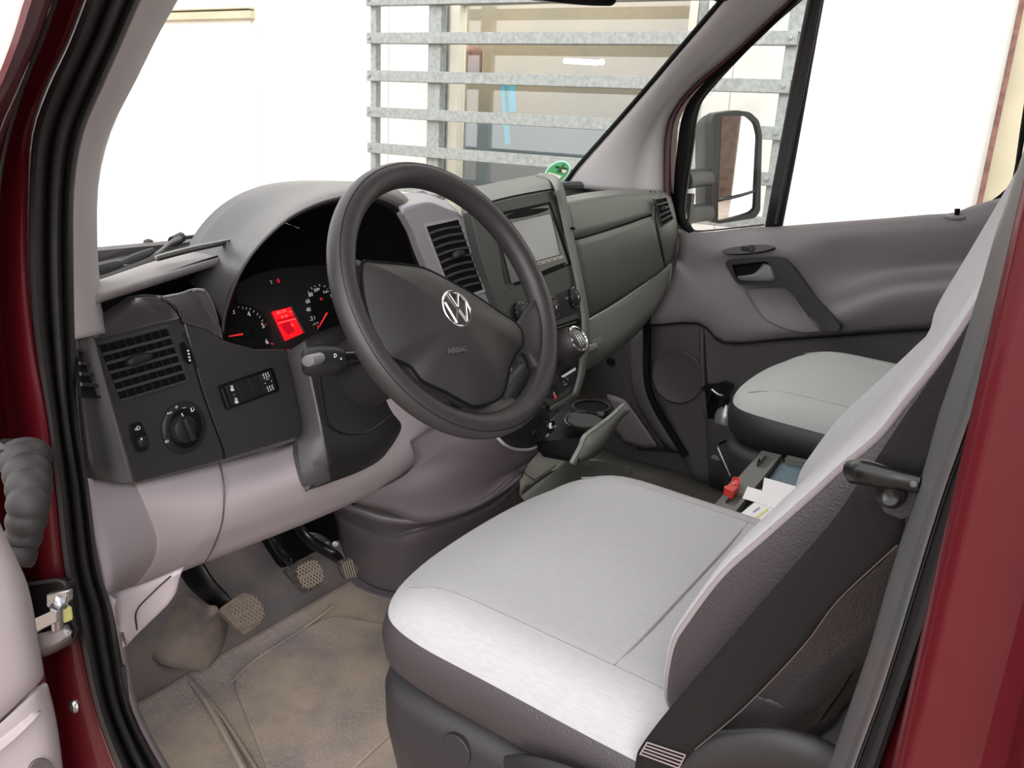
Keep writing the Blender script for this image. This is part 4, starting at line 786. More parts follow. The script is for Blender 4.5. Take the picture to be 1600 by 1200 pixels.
make_pedal('accelerator_pedal', 'rightmost pedal, narrow ribbed accelerator by the console', at(545, 885, 'y.30'), (-.70, .30, .60), '528,876 548,870 561,890 558,900 543,905 534,898', pts('545,886,y.30 528,872,x.40 505,858,x.43 480,842,x.45 460,815,x.48'), [.012, .017, .018, .018, .016], -5, pm2, .5)
bk = thing('pedal_bracket', 'dark pedal bracket with a grey link under the dashboard', 'bracket', at(500, 840, 'x.5'))
obj('bracket', g_box(at(480, 820, 'x.55'), (.08, .22, .12)), M['void'], bk, bevel=.01)
obj('link_rod', g_tube(pts('478,838,x.46 500,842,x.455 518,855,x.45'), .009, 8, 3, flat=.6), M['steel'], bk)
obj('bracket_clip', g_lathe(at(523, 850, 'x.44'), (-1, .2, .3), [(.006, 0), (.005, .006), (.001, .007)], 10), M['white'], bk)
# ================================================================== SEATS
def ring_loft(outline, prof, cen, m=1):
    """outline: closed plan curve (x,y); prof: (outward inset d, z offset); inner -> outer"""
    P = [np.array(p, float) for p in cr([np.array(q, float) for q in outline], 5, True)]; n = len(P); cen = np.array(cen, float)
    nr = []
    for i in range(n):
        t = nrm(P[(i + 1) % n] - P[i - 1]); o = np.array([t[1], -t[0]])
        if o @ (P[i] - cen) < 0: o = -o
        nr.append(o)
    V = []; Fc = []
    for (s, d, z) in prof:
        for i in range(n):
            q = cen + (P[i] - cen) * s + nr[i] * d; zz = z(q[0], q[1]) if callable(z) else z
            V.append(np.array([q[0], q[1], zz]))
    for k in range(len(prof) - 1):
        for i in range(n):
            j = (i + 1) % n; Fc.append((k * n + i, k * n + j, (k + 1) * n + j, (k + 1) * n + i))
    return V, Fc, n
def seat(nm, label, x0, y0, w, zt, fab, backtop=None, back=True, side=1, baselen=.48, lowered=.0, skirt=M['vinyl']):
    """x0 front edge of the cushion, y0 centre, w width, zt height of the seam line"""
    t = thing(nm, label, 'seat', (x0 - .25, y0, 0)); h = w / 2
    O = [(x0 - .40, y0 + h), (x0 - .2, y0 + h), (x0 - .09, y0 + h - .004), (x0 - .035, y0 + h - .035), (x0 - .008, y0 + h - .12), (x0, y0), (x0 - .008, y0 - h + .12), (x0 - .035, y0 - h + .035), (x0 - .09, y0 - h + .004), (x0 - .2, y0 - h), (x0 - .40, y0 - h), (x0 - .52, y0 - h + .02), (x0 - .55, y0), (x0 - .52, y0 + h - .02)]
    C0 = (x0 - .27, y0)
    def top(dz):
        def f(x, y):
            a = abs(y - y0) / h; fx = (x0 - x) / .5
            return zt + dz - .020 * max(0, fx - .2) + (.012 * math.exp(-((a - .80) / .16) ** 2) * .3 if dz > .012 else 0) - .028 * math.exp(-((fx) / .14) ** 2) * max(0, dz) / .036
        return f
    V, Fc, n = ring_loft(O, [(.05, 0, top(.034)), (.25, 0, top(.034)), (.45, 0, top(.034)), (.62, 0, top(.035)), (.74, 0, top(.036)), (.84, 0, top(.036)), (.92, 0, top(.032)), (.97, 0, top(.022)), (1, .0, top(.008)), (1, .003, top(-.004))], C0)
    Fc.append(tuple(range(n)))
    cu = obj('cushion', (V, Fc), fab, t, sharp=80, fix=True)
    V, Fc, n = ring_loft(O, [(1, .001, top(-.002)), (1, .006, top(-.010)), (1, .010, top(-.03)), (1, .006, top(-.055)), (1, -.012, top(-.075)), (1, -.05, top(-.08))], C0)
    sk = obj('cushion_side', (V, Fc), skirt, t, sharp=80, fix=True)
    zf = top(.036)
    sm = [g_tube([(x, y0 + s * h * .80, zf(x, y0 + s * h * .80) - .0006) for x in np.linspace(x0 - .05, x0 - .38, 12)], .0011, 5, 2) for s in (1, -1)]
    sm.append(g_tube([(x0 - .31, y, zf(x0 - .31, y) - .0006) for y in np.linspace(y0 + h * .80, y0 - h * .80, 12)], .0011, 5, 2))
    obj('stitching', sm, mat('seam_thread_' + nm, '8f8c90', .9), t)
    # plastic base cover
    B = [(x - .0 if True else x, y) for x, y in O]
    V, Fc, n = ring_loft(B, [(1, -.03, zt - .075), (1, .0, zt - .082), (1, .006, zt - .10), (1, .004, zt - .15), (1, -.008, zt - .21), (.97, -.015, zt - .24)], C0)
    bs = obj('seat_base_cover', (V, Fc), M['seatbase'] if side == 1 else M['vinylblack'], t, sharp=70, fix=True)
    obj('seat_pedestal', g_box((x0 - .29, y0, (zt - .22) / 2), (.40, w - .08, zt - .22)), M['void'], t, bevel=.01)
    return t, zf
ds, dz = seat('driver_seat', 'large light grey fabric driver seat in the foreground with dark vinyl sides', -.088, .468, .50, .418, M['fabric'])
ps, pz = seat('passenger_seat', 'light grey passenger seat by the far door with black lower side', -.178, -.425, .50, .458, M['fabric2'], side=0, skirt=M['vinylblack'])
# base cover details on the driver seat
cb = at(712, 1172, 'y.726'); uy = np.array([-1., 0, 0])
obj('cover_disc', g_lathe(cb, (0, 1, 0), [(.0185, -.004), (.0185, .0004), (.0178, .0009), (.001, .0009)], 30), M['seatbase'], ds, sharp=25)
obj('adjuster_lever', g_tube(pts('795,1195,y.735 830,1200,y.74 880,1215,y.742 940,1240,y.742'), [.010, .014, .016, .016], 12, 4, flat=.6), M['dark2'], ds)
# backrest: cross sections swept along the front line
def backrest(t, y0, w, line, depth, fab, sidem, front_only=False):
    """line: list of (x,z) of the front edge; cross section rounded"""
    L = cr([np.array(p, float) for p in line], 5); h = w / 2; front = []; side_ = []
    for i, p in enumerate(L):
        s = i / (len(L) - 1); a = L[min(i + 1, len(L) - 1)] - L[max(i - 1, 0)]; a = a / np.linalg.norm(a); nf = np.array([a[1], -a[0]])  # forward normal
        hb = h * (1 - .16 * max(0, 1 - s / .10) ** 2) ; hb = hb * (1 - .10 * max(0, (s - .8) / .2) ** 2)
        def q(yy, d): r = p + nf * d; return np.array([r[0], y0 + yy, r[1]])
        ff = min(1, max(0, (s - .36) * 2.2)); ff = ff * ff * (3 - 2 * ff)
        front.append([q(hb, .0), q(hb - .006, .004), q(hb - .03, .006), q(hb - .07, .006), q(hb * .5, .004), q(0, .007 * ff), q(-hb * .5, .024 * ff), q(-hb + .07, .040 * ff), q(-hb + .03, .034 * ff), q(-hb + .006, .018), q(-hb, 0)])
        side_.append([q(hb, .0), q(hb + .004, -.012), q(hb + .006, -.05), q(hb, -depth * .7), q(hb - .03, -depth), q(0, -depth - .01), q(-hb + .03, -depth), q(-hb, -depth * .7), q(-hb - .006, -.05), q(-hb - .004, -.012), q(-hb, 0)])
    V, Fc = g_patch(front, 1, 1); 
    obj('backrest', (V, Fc), fab, t, solid=.004, sharp=80)
    V, Fc = g_patch(side_, 3, 1); n = len(V); m = 31
    obj('backrest_side', (V, Fc), sidem, t, solid=.004, sharp=80)
    obj('backrest_cap', [g_plate([r for r in front[-1]] + side_[-1][-2:0:-1], .004), g_plate([r for r in front[0]] + side_[0][-2:0:-1], .004)], sidem, t)
    obj('piping', g_tube([f[0] + np.array([.001, .001, .001]) for f in front], .0036, 8, 1), M['piping'], t, sharp=80); obj('piping', g_tube([f[-1] for f in front], .003, 6, 1), M['piping'], t, sharp=80)
backrest(ds, .455, .47, [(-.475, .415)] + [(at(x_, y_, 'y.69')[0], at(x_, y_, 'y.69')[2]) for x_, y_ in px2('1045,1090 1056,1012 1081,968 1134,899 1200,840 1275,774 1322,731 1375,687 1416,637 1509,516')] + [(-.675, .95), (-.70, 1.05), (-.72, 1.12)], .12, M['fabric'], M['vinyl'])
obj('recliner_cover', g_tube(pts('1060,1215,y.722 1100,1180,y.725 1160,1172,y.725 1230,1176,y.725 1290,1200,y.722 1330,1250,y.72'), [.022, .02, .02, .022, .024, .03], 14, 4, flat=.5), M['seatbase'], ds, sharp=70)
# seat belt ------------------------------------------------------------
belt = thing('seat_belt', 'black webbing seat belt running past the driver seat backrest to its anchor', 'seat belt', (-.55, .74, .5))
obj('webbing', g_patch([pts('1343,752,y.772 1372,762,y.778 1408,772,y.785'), pts('1297,818,y.762 1350,836,y.768 1404,850,y.772'), pts('1215,912,y.752 1265,930,y.755 1310,940,y.758'), pts('1130,1010,y.745 1196,1020,y.747 1256,1010,y.748'), pts('1046,1107,y.738 1105,1108,y.740 1163,1107,y.740'), pts('1004,1162,y.736 1048,1168,y.738 1086,1172,y.738'), pts('994,1185,y.734 1034,1194,y.735 1070,1190,y.735'), pts('990,1230,y.722 1022,1235,y.724 1055,1235,y.724')], 3, 3), M['belt'], belt, solid=.0014)
obj('upper_webbing', g_patch([pts('1362,728,y.775 1400,740,y.78 1440,750,y.785'), pts('1420,640,y.77 1450,650,y.775 1478,655,y.78'), pts('1500,525,y.77 1515,532,y.775 1530,540,y.78'), pts('1620,330,y.77 1640,340,y.775 1660,350,y.78')], 3, 3), M['belt'], belt, solid=.0014)
obj('belt_stitching', [g_tube(pts('%f,%f,y.7415 %f,%f,y.7425' % (1011 - i * 2.4, 1160 + i * 4.6, 1071 - i * 2.8, 1180 + i * 5.0)), .0007, 5, 1) for i in range(5)] + [g_tube(pts('%f,%f,y.7415 %f,%f,y.742' % (1011 + i * 60, 1160 + i * 20, 1000 + i * 60, 1179 + i * 22)), .0007, 5, 1) for i in (0, 1)], mat('belt_thread', '8d7f7e', .8), belt)
obj('edge_stitching', g_tube(pts('1402,852,y.776 1308,940,y.762 1255,1010,y.752 1162,1107,y.744 1086,1171,y.742'), .0005, 5, 4), mat('belt_edge_thread', '5a4d4c', .8), belt)
gd = thing('belt_guide', 'black plastic belt guide loop bolted beside the pillar trim', 'belt guide', at(1380, 745, 'y.80'))
obj('guide_loop', g_tube(pts('1330,738,y.79 1350,738,y.797 1385,746,y.80 1415,752,y.80 1437,757,y.80'), [.0075, .0082, .0072, .0062, .006], 14, 4, flat=.75), M['black'], gd, sharp=70)
obj('guide_arm', g_plate([at(x, y, 'y.792') for x, y in rnd(px2('1372,750 1432,760 1430,800 1410,812 1380,800 1374,775'), 6)], .008), M['vinylblack'], gd, bevel=.003)
bo = obj('guide_bolt', g_lathe(at(1393, 772, 'y.796'), (.1, 1, .1), [(.0085, -.002), (.0085, .003), (.006, .005), (.0035, .003), (.001, .003)], 24), M['black'], gd, sharp=40)
obj('guide_screw', g_lathe(at(1428, 756, 'y.809'), (.1, 1, .2), [(.0022, 0), (.002, .001), (.0008, .0012)], 12), M['btrim'], gd)

# ================================================================== BOX WITH PAPERS BETWEEN THE SEATS
ZB = .40
M['recess'] = mat('recess_grey', '56564f', .7)
cr_ = thing('storage_box', 'grey plastic box with blue-grey mat between the two seats', 'box', (-.42, 0, 0))
bx0 = at(1190, 704, 'z%.3f' % ZB); bx1 = at(1105, 800, 'z%.3f' % ZB); fwd = nrm(np.array([0, 0, 1.]))
dv = nrm((bx1 - bx0) * [1, 1, 0]); dr = np.cross(dv, [0, 0, 1]); dr = dr if dr[0] < 0 else -dr
Lb = .40; Db = .36; o0 = bx0 + dv * 0
Q = lambda a, b, z=0: np.array([o0[0], o0[1], 0]) + dv * a + dr * b + np.array([0, 0, ZB + z])
obj('box_body', g_plate([Q(0, 0, -.02), Q(.32, 0, -.02), Q(.32, Db, -.02), Q(0, Db, -.02)], ZB - .04, n=np.array([0, 0, 1.])), M['crate'], cr_, bevel=.004)
obj('front_rail', g_plate([Q(0, 0), Q(.32, 0), Q(.32, .036), Q(0, .036)], .02, [rnd([Q(.018, .012), Q(.085, .012), Q(.085, .029), Q(.018, .029)], .006), rnd([Q(.215, .012), Q(.27, .012), Q(.27, .029), Q(.215, .029)], .006)], n=np.array([0, 0, 1.])), M['crate'], cr_, bevel=.0015)
for g_ in [g_plate([Q(.014, .010, -.006), Q(.088, .010, -.006), Q(.088, .034, -.006), Q(.014, .034, -.006)], .008, n=np.array([0, 0, 1.])), g_plate([Q(.21, .010, -.006), Q(.275, .010, -.006), Q(.275, .034, -.006), Q(.21, .034, -.006)], .008, n=np.array([0, 0, 1.]))]: obj('rail_recess', g_, M['recess'], cr_)
obj('side_rail', g_plate([Q(-.004, .046), Q(.014, .046), Q(.016, Db), Q(-.004, Db)], .02, n=np.array([0, 0, 1.])), M['crate'], cr_, bevel=.0015)
mt = obj('blue_mat', g_patch([[Q(a, b, -.010 + .002 * math.sin(a * 40 + b * 20)) for a in np.linspace(.012, .32, 8)] for b in np.linspace(.040, Db - .01, 6)], 2, 2), M['carpet'], solid=.004)
tag(mt, 'blue-grey woven mat lying in the box between the seats', 'mat')
def sheet(nm, label, outline, off, extra=()):
    P = [at(x, y, 'z%.4f' % (ZB + off)) for x, y in px2(outline)]
    s = obj(nm, g_plate(P, .0008, n=np.array([0, 0, 1.])), M['paper']); tag(s, label, 'paper')
    for (o_, m_, n_) in extra: obj(n_, g_plate([at(x, y, 'z%.4f' % (ZB + off + .0006)) for x, y in px2(o_)], .0004, n=np.array([0, 0, 1.])), m_, s)
    return s
sheet('paper_slip', 'white paper slip lying rearmost on the blue-grey mat', '1194,746 1244,760 1243,800 1190,772', -.002, [('1229,778 1240,768 1241,773 1231,779', M['yellow'], 'yellow_line')])
sheet('paper_slip', 'blank narrow white slip lying across the middle of the papers', '1168,760 1238,780 1239,802 1160,778', .001)
sheet('paper_slip', 'larger white slip with a yellow line and small print, nearest the driver seat', '1181,783 1238,803 1240,812 1204,842 1155,804', -.0005, [('1172,813 1199,794 1202,796 1175,816', M['yellow'], 'yellow_line'), ('1166,805 1172,807 1171,810 1165,808', M['ink'], 'print'), ('1176,799 1186,792 1188,794 1178,801', M['ink'], 'print')])
rc = thing('red_catch', 'small red plastic catch on the front rail of the box', 'catch', at(1145, 757, 'z%.3f' % (ZB + .004)))
obj('catch_body', g_plate([at(x, y, 'z%.3f' % (ZB + .012)) for x, y in rnd(px2('1142,752 1150,745 1157,750 1156,757 1146,768 1131,762 1132,759 1138,758'), 2)], .014, n=np.array([0, 0, 1.])), M['orange'], rc, bevel=.0015)
obj('catch_ring', g_tube([at(x, y, 'z%.3f' % (ZB + .013)) for x, y in ell(1150, 752, 6, 5.5, .4, 16)], .0016, 6, 1, closed=True), M['orange'], rc)
obj('catch_pin', g_lathe(at(1146, 756, 'z%.3f' % (ZB + .013)), (0, 0, 1), [(.0022, 0), (.002, .001), (.001, .001)], 10), M['white'], rc)
# handle bar by the passenger seat, spray bottle in the door pocket
hb = thing('release_bar', 'thin bent metal bar in front of the passenger seat base', 'bar', at(1130, 740, 'y-.25'))
obj('bar', g_tube(pts('1134,688,y-.30 1122,694,y-.27 1121,700,y-.25 1130,722,y-.22 1142,750,y-.19'), [.004] * 5, 8, 4), M['black'], hb)
obj('bar_shine', g_tube(pts('1122,700,y-.245 1130,719,y-.215 1141,744,y-.187'), .0015, 6, 3), M['steel'], hb)
sp = thing('spray_bottle', 'silver spray bottle with black trigger head in the passenger door pocket', 'bottle', at(1128, 660, 'y-.74'))
bc = at(1133, 650, 'y-.80')
obj('bottle', g_lathe(bc - np.array([0, 0, .12]), (0, 0, 1), [(.028, 0), (.028, .12), (.024, .135), (.013, .148), (.012, .155)], 24), M['silver'], sp, sharp=60)
obj('spray_head', [g_plate([at(x, y, 'y-.785') for x, y in rnd(px2('1096,606 1100,602 1120,600 1130,597 1142,602 1143,610 1136,613 1134,624 1126,627 1119,621 1112,613 1108,628 1104,632 1104,622 1106,612 1097,610'), 1.5)], .022), g_lathe(at(1130, 628, 'y-.80'), (0, 0, 1), [(.016, -.01), (.016, .012), (.012, .014)], 18)], M['black'], sp, bevel=.002)
obj('trigger_clip', g_tube(pts('1112,608,y-.78 1122,616,y-.78 1130,618,y-.78'), .003, 6, 3), M['silver'], sp)

# ================================================================== PASSENGER DOOR
pd = thing('passenger_door', 'closed grey-trimmed passenger door with black window frame and grab handle', 'door', (0, -.84, 0))
DG = M['doorg']; DL = M['doorl']
obj('upper_panel', g_patch([
    pts('1060,357,y-.85 1100,363,y-.85 1160,357,y-.85 1225,353,y-.85 1300,347,y-.85 1380,341,y-.85 1450,335,y-.85 1490,332,y-.85 1530,318,y-.85 1600,300,y-.85'),
    pts('1061,362,y-.835 1100,368,y-.83 1160,363,y-.83 1225,359,y-.83 1300,355,y-.83 1380,349,y-.83 1450,343,y-.83 1495,340,y-.83 1535,325,y-.83 1600,310,y-.83'),
    pts('1062,380,y-.82 1100,382,y-.80 1160,374,y-.79 1225,370,y-.81 1300,372,y-.825 1380,366,y-.825 1450,360,y-.825 1500,356,y-.825 1540,348,y-.825 1600,335,y-.825'),
    pts('1060,398,y-.82 1100,396,y-.79 1160,392,y-.758 1225,396,y-.79 1300,398,y-.845 1380,396,y-.845 1450,392,y-.845 1500,388,y-.845 1545,380,y-.845 1600,370,y-.845'),
    pts('1055,420,y-.82 1095,418,y-.80 1150,415,y-.79 1225,420,y-.80 1300,432,y-.865 1380,424,y-.865 1450,418,y-.865 1500,414,y-.865 1545,405,y-.865 1600,395,y-.865'),
    pts('1045,445,y-.82 1090,445,y-.80 1150,452,y-.79 1230,456,y-.80 1305,458,y-.855 1380,440,y-.835 1450,432,y-.835 1500,428,y-.835 1550,420,y-.835 1600,410,y-.835'),
    pts('1030,472,y-.82 1085,472,y-.80 1150,480,y-.79 1225,486,y-.80 1300,480,y-.79 1380,456,y-.765 1450,446,y-.765 1500,442,y-.765 1550,435,y-.765 1600,425,y-.765'),
    pts('1018,495,y-.82 1085,494,y-.81 1140,515,y-.80 1225,515,y-.79 1300,504,y-.78 1380,484,y-.775 1450,474,y-.775 1500,468,y-.775 1550,460,y-.775 1600,450,y-.775'),
    pts('1015,509,y-.835 1092,506,y-.83 1130,536,y-.825 1225,531,y-.82 1300,526,y-.82 1380,520,y-.82 1450,515,y-.82 1500,511,y-.82 1550,507,y-.82 1600,503,y-.82')], 3, 3), DG, pd, solid=.01, sharp=70)
obj('lower_panel', g_patch([pts('1012,505,y-.845 1094,500,y-.845 1130,520,y-.84 1225,520,y-.84 1320,515,y-.84 1450,505,y-.84 1600,495,y-.84'), pts('1018,590,y-.84 1094,590,y-.835 1130,590,y-.84 1225,590,y-.84 1320,590,y-.84 1450,590,y-.84 1600,590,y-.84'), pts('1048,675,y-.84 1100,668,y-.83 1135,665,y-.83 1225,690,y-.83 1320,690,y-.83 1450,690,y-.83 1600,690,y-.83'), pts('1085,752,y-.83 1130,765,y-.82 1170,780,y-.82 1225,790,y-.82 1320,790,y-.82 1450,790,y-.82 1600,790,y-.82')], 4, 4), DL, pd, solid=.01)
spk = at(1059, 589, 'y-.83')
obj('speaker_cover', g_lathe(spk, (0, 1, .02), [(.078, -.006), (.078, .0), (.073, .005), (.069, .003), (.001, .005)], 40), DL, pd, sharp=30)
obj('pocket_wall', [g_patch([pts('1094,508,y-.83 1097,560,y-.815 1101,620,y-.80 1104,657,y-.79'), pts('1100,508,y-.835 1103,560,y-.835 1107,620,y-.835 1110,655,y-.835')], 2, 1), g_patch([pts('1103,655,y-.76 1120,662,y-.755 1150,668,y-.75 1200,672,y-.745'), pts('1103,664,y-.76 1120,672,y-.75 1150,678,y-.745 1200,682,y-.74'), pts('1108,760,y-.80 1130,765,y-.80 1170,770,y-.80 1200,775,y-.80')], 3, 2)], DL, pd, solid=.006)
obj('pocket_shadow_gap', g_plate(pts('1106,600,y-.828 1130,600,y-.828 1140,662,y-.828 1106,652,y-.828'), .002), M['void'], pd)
obj('panel_gap', g_tube(pts('1015,509,y-.832 1092,506,y-.827 1130,536,y-.823 1225,531,y-.818 1300,526,y-.818 1380,520,y-.818 1450,515,y-.818 1550,508,y-.818'), .0012, 6, 4), M['void'], pd)
# switch plate
plane('O', at(1168, 389, 'y-.752'), (.05, 1, .25))
so = obj('window_switch_plate', g_plate(on(ell(1168, 389.5, 41, 6.2, -.09), 'O.004'), .02), DL, pd, bevel=.002)
obj('window_switch', [g_box(at(1164, 388, 'O.007'), (.018, .008, .010)), g_lathe(at(1174, 388, 'O.006'), PLN['O'][1], [(.009, 0), (.008, .003), (.005, .002), (.001, .002)], 16, su=1.0)], M['dark2'], so, bevel=.002)
# handle surround and grab handle
plane('B', at(1200, 430, 'y-.765'), (.0, 1, .08))
hs = px2('1132,411 1140,405 1200,401 1222,402 1240,420 1275,468 1313,510 1310,517 1290,517 1262,492 1240,462 1226,449 1207,446 1154,445 1146,436')
hs3 = on(rnd(hs, 5), 'B.022')
gh = obj('grab_handle', g_plate(hs3, .03, [on(rnd(px2('1143,414 1196,408 1202,412 1214,437 1210,441 1156,440 1150,434'), 3), 'B.022')]), mat('handle_black', '17161a', .35), pd, bevel=.008, seg=3)
obj('handle_recess', g_plate(on(px2('1140,412 1200,406 1216,440 1155,442'), 'B.001'), .002), M['void'], gh)
obj('door_opener', g_patch([pts('1150,431,B.002 1165,430,B.010 1178,427,B.012 1186,420,B.012 1192,412,B.010 1197,412,B.006'), pts('1150,434,B.008 1166,433,B.014 1182,431,B.016 1194,426,B.016 1202,418,B.014 1206,416,B.010'), pts('1152,439,B.004 1168,440,B.008 1184,440,B.012 1198,440,B.012 1208,440,B.010 1213,438,B.006')], 4, 3), mat('opener_grey', '6e6c6d', .45), gh, solid=.006)
obj('handle_pocket', g_patch([pts('1162,452,y-.782 1195,450,y-.780 1226,449,y-.778 1240,464,y-.778'), pts('1175,474,y-.785 1205,476,y-.79 1235,478,y-.79 1256,486,y-.782'), pts('1190,494,y-.784 1215,505,y-.786 1245,512,y-.786 1270,503,y-.782'), pts('1205,505,y-.786 1225,514,y-.788 1255,520,y-.788 1283,519,y-.785')], 4, 4), DG, pd, solid=.003)
# lock pin
lp = obj('lock_pin_base', g_lathe(at(1494, 337, 'y-.833'), (0, .2, 1), [(.018, -.003), (.017, .001), (.006, .002)], 20, su=1.3), DG, pd)
obj('lock_pin', g_tube([at(1495, 337, 'y-.833'), at(1496, 326, 'y-.833')], [.005, .006], 10, 1), M['void'], lp)
# window frame seals, divider, panes
obj('window_seal', [strip('1068,190 1061,240 1058,290 1056,335 1062,356', '1094,166 1086,200 1079,245 1072,292 1068,330', -.82, -.845, [(0, 0), (.3, .01), (.8, .008), (1, -.004)], su=2) if False else g_patch([pts('1256,-40,y-.81 1215,15,y-.81 1155,75,y-.81 1095,135,y-.81 1068,175,y-.82 1058,230,y-.83 1053,290,y-.84 1055,340,y-.845 1075,368,y-.845'), pts('1272,-36,y-.80 1228,20,y-.80 1165,82,y-.80 1103,142,y-.80 1080,180,y-.81 1070,232,y-.82 1063,292,y-.83 1062,338,y-.835 1078,364,y-.835'), pts('1282,-30,y-.83 1243,5,y-.83 1180,62,y-.83 1110,138,y-.83 1090,172,y-.84 1082,230,y-.85 1073,290,y-.855 1069,332,y-.855 1086,361,y-.855')], 4, 3)], M['void'], pd, solid=.006)
obj('seal_edge', g_tube(pts('1284,-30,y-.832 1245,6,y-.832 1182,63,y-.832 1111,139,y-.832 1091,173,y-.842 1083,230,y-.852 1074,290,y-.857 1070,332,y-.857 1076,353,y-.857 1090,361,y-.857 1140,357,y-.857 1194,351,y-.857'), .0025, 6, 4), M['doorl'], pd)
obj('window_divider', g_patch([pts('1270,-40,y-.86 1261,0,y-.86 1240,110,y-.86 1215,245,y-.86 1195,354,y-.86'), pts('1277,-40,y-.85 1268,0,y-.85 1247,110,y-.85 1222,245,y-.85 1201,355,y-.85'), pts('1289,-40,y-.85 1280,0,y-.85 1260,110,y-.85 1236,245,y-.85 1216,355,y-.85'), pts('1297,-40,y-.86 1288,0,y-.86 1268,110,y-.86 1244,245,y-.86 1223,354,y-.86')], 2, 2), M['rubberdark'], pd, solid=.01)
obj('divider_ridge', g_tube(pts('1286,-20,y-.846 1255,140,y-.846 1212,350,y-.846'), .004, 6, 3), M['rubber'], pd)
obj('quarter_glass', g_plate(pts('1072,350,y-.862 1074,280,y-.862 1092,165,y-.862 1280,-30,y-.862 1196,352,y-.862'), .004), M['glass'], pd)
obj('door_glass', g_plate(pts('1222,356,y-.868 1296,-40,y-.868 1640,-40,y-.868 1581,283,y-.868 1560,312,y-.868 1530,325,y-.868 1480,335,y-.868'), .004), M['glass'], pd)
obj('rear_window_seal', [g_patch([pts('1606,120,y-.86 1594,200,y-.86 1582,278,y-.86 1566,300,y-.86 1548,314,y-.86'), pts('1612,120,y-.85 1601,200,y-.85 1590,270,y-.85 1592,300,y-.85 1580,325,y-.85')], 3, 1)], M['void'], pd, solid=.004)
# outer skin of the door
obj('door_skin', g_box((-.28, -.93, .31), (1.0, .02, .68)), M['red'], pd, bevel=.01)
# ------------------------------------------------------------------ passenger footwell sides
pf = thing('footwell_trim', 'dark grey footwell trim and black seal strip in front of the passenger door', 'trim panel', (.3, -.85, 0))
obj('kick_panel', g_patch([pts('905,560,x.45 950,520,y-.87 990,470,y-.87 1012,440,y-.87'), pts('900,620,x.50 950,590,y-.87 985,560,y-.86 1010,520,y-.85'), pts('930,680,x.50 965,650,y-.87 1000,650,y-.86 1020,600,y-.845'), pts('950,720,x.42 985,705,y-.87 1040,706,y-.855 1066,706,y-.845')], 4, 4), M['foot'], pf, solid=.01)
obj('sill_strip', g_patch([pts('984,520,y-.85 985,590,y-.85 1000,640,y-.85 1040,700,y-.85'), pts('997,512,y-.835 997,590,y-.835 1013,642,y-.835 1050,703,y-.835'), pts('1008,505,y-.84 1008,590,y-.84 1026,645,y-.84 1064,706,y-.84')], 4, 3), M['doorl'], pf, solid=.008)
obj('wheel_arch_cover', g_patch([pts('948,616,y-.84 975,625,y-.84 988,640,y-.84'), pts('955,660,y-.84 985,665,y-.835 1008,670,y-.835'), pts('975,690,y-.84 1005,700,y-.84 1027,698,y-.84')], 4, 4), mat('arch_cover_grey', '615c60', .5), pf, solid=.01)
obj('door_seal_strip', g_tube(pts('1012,470,y-.832 1011,520,y-.832 1011,590,y-.832 1022,630,y-.832 1045,670,y-.832 1072,712,y-.83'), [.012] * 6, 8, 4, flat=.7), M['void'], pf)
obj('plug', g_lathe(at(954, 565, 'y-.865'), (-.3, 1, .1), [(.012, 0), (.012, .004), (.001, .005)], 16), M['void'], pf)
# ================================================================== MIRRORS
mr = thing('door_mirror', 'tall black door mirror with two panes outside the passenger window', 'mirror', at(1140, 350, 'y-1.15'))
plane('N', at(1155, 260, 'y-1.16'), (-.8655, .5009, .0)); un, vn_, nn_ = basis(PLN['N'][1])
hsg = rnd(px2('1116,177 1150,172 1172,175 1186,188 1191,210 1188,330 1180,341 1122,350 1112,345 1112,300 1112,190'), 5)
o1 = on(hsg, 'N.012'); 
obj('mirror_housing', [g_plate(o1, .03, [on(rnd(px2('1127,182 1168,181 1181,192 1186,212 1180,326 1174,333 1122,345 1120,338'), 5), 'N.012')])], mat('mirror_plastic', '141516', .5, bump=.2, bscale=900), mr, bevel=.004)
back = [o1, [p - nn_ * .05 + (np.mean(o1, 0) - p) * .04 for p in o1], [p - nn_ * .10 + (np.mean(o1, 0) - p) * .22 for p in o1], [p - nn_ * .125 + (np.mean(o1, 0) - p) * .6 for p in o1]]
back = [r + [r[0]] for r in back]
obj('housing_back', g_patch(back, 1, 3), mat('mirror_back_plastic', '262828', .45), mr, solid=-.003, sharp=60)
obj('mirror_glass', g_plate(on(rnd(px2('1128,181 1167,181 1180,193 1185,212 1181,297 1122,311'), 4), 'N.004'), .004), M['mirror'], mr)
obj('wide_angle_glass', g_plate(on(rnd(px2('1122,316 1179,301 1176,324 1168,331 1122,346'), 3), 'N.005'), .004, n=nrm(nn_ + [.0, .0, .12])), M['mirror'], mr)
obj('glass_divider', g_tube(on(px2('1121,313 1150,308 1182,298'), 'N.007'), .004, 6, 3), M['black'], mr)
for yy in (279, 334):
    obj('mirror_arm', g_tube([at(1074, yy + 2, 'y-.93'), at(1090, yy - 1, 'y-1.0'), at(1110, yy - 2, 'y-1.07')], [.026, .026, .024], 12, 4, flat=.6), mat('mirror_arm_plastic', '262829', .5), mr)
im = thing('interior_mirror', 'black framed interior mirror at the top edge of the windscreen', 'mirror', at(905, -10, 'x.0'))
plane('I', at(905, 0, 'x.02'), (-1, .35, -.1))
imo = on(rnd(px2('838,-40 835,-6 848,1 880,5 925,9 955,9.5 962,5 965,-8 962,-40'), 4), 'I')
obj('mirror_shell', g_plate(imo, .03), M['black'], im, bevel=.005)
obj('mirror_face', g_plate(on(rnd(px2('842,-38 840,-8 850,-2 880,2 925,5.5 953,6 959,2 961,-8 958,-38'), 4), 'I.001'), .002), mat('dim_mirror', '2a2226', .1, metal=.6, col2='15161a', cscale=30), im)
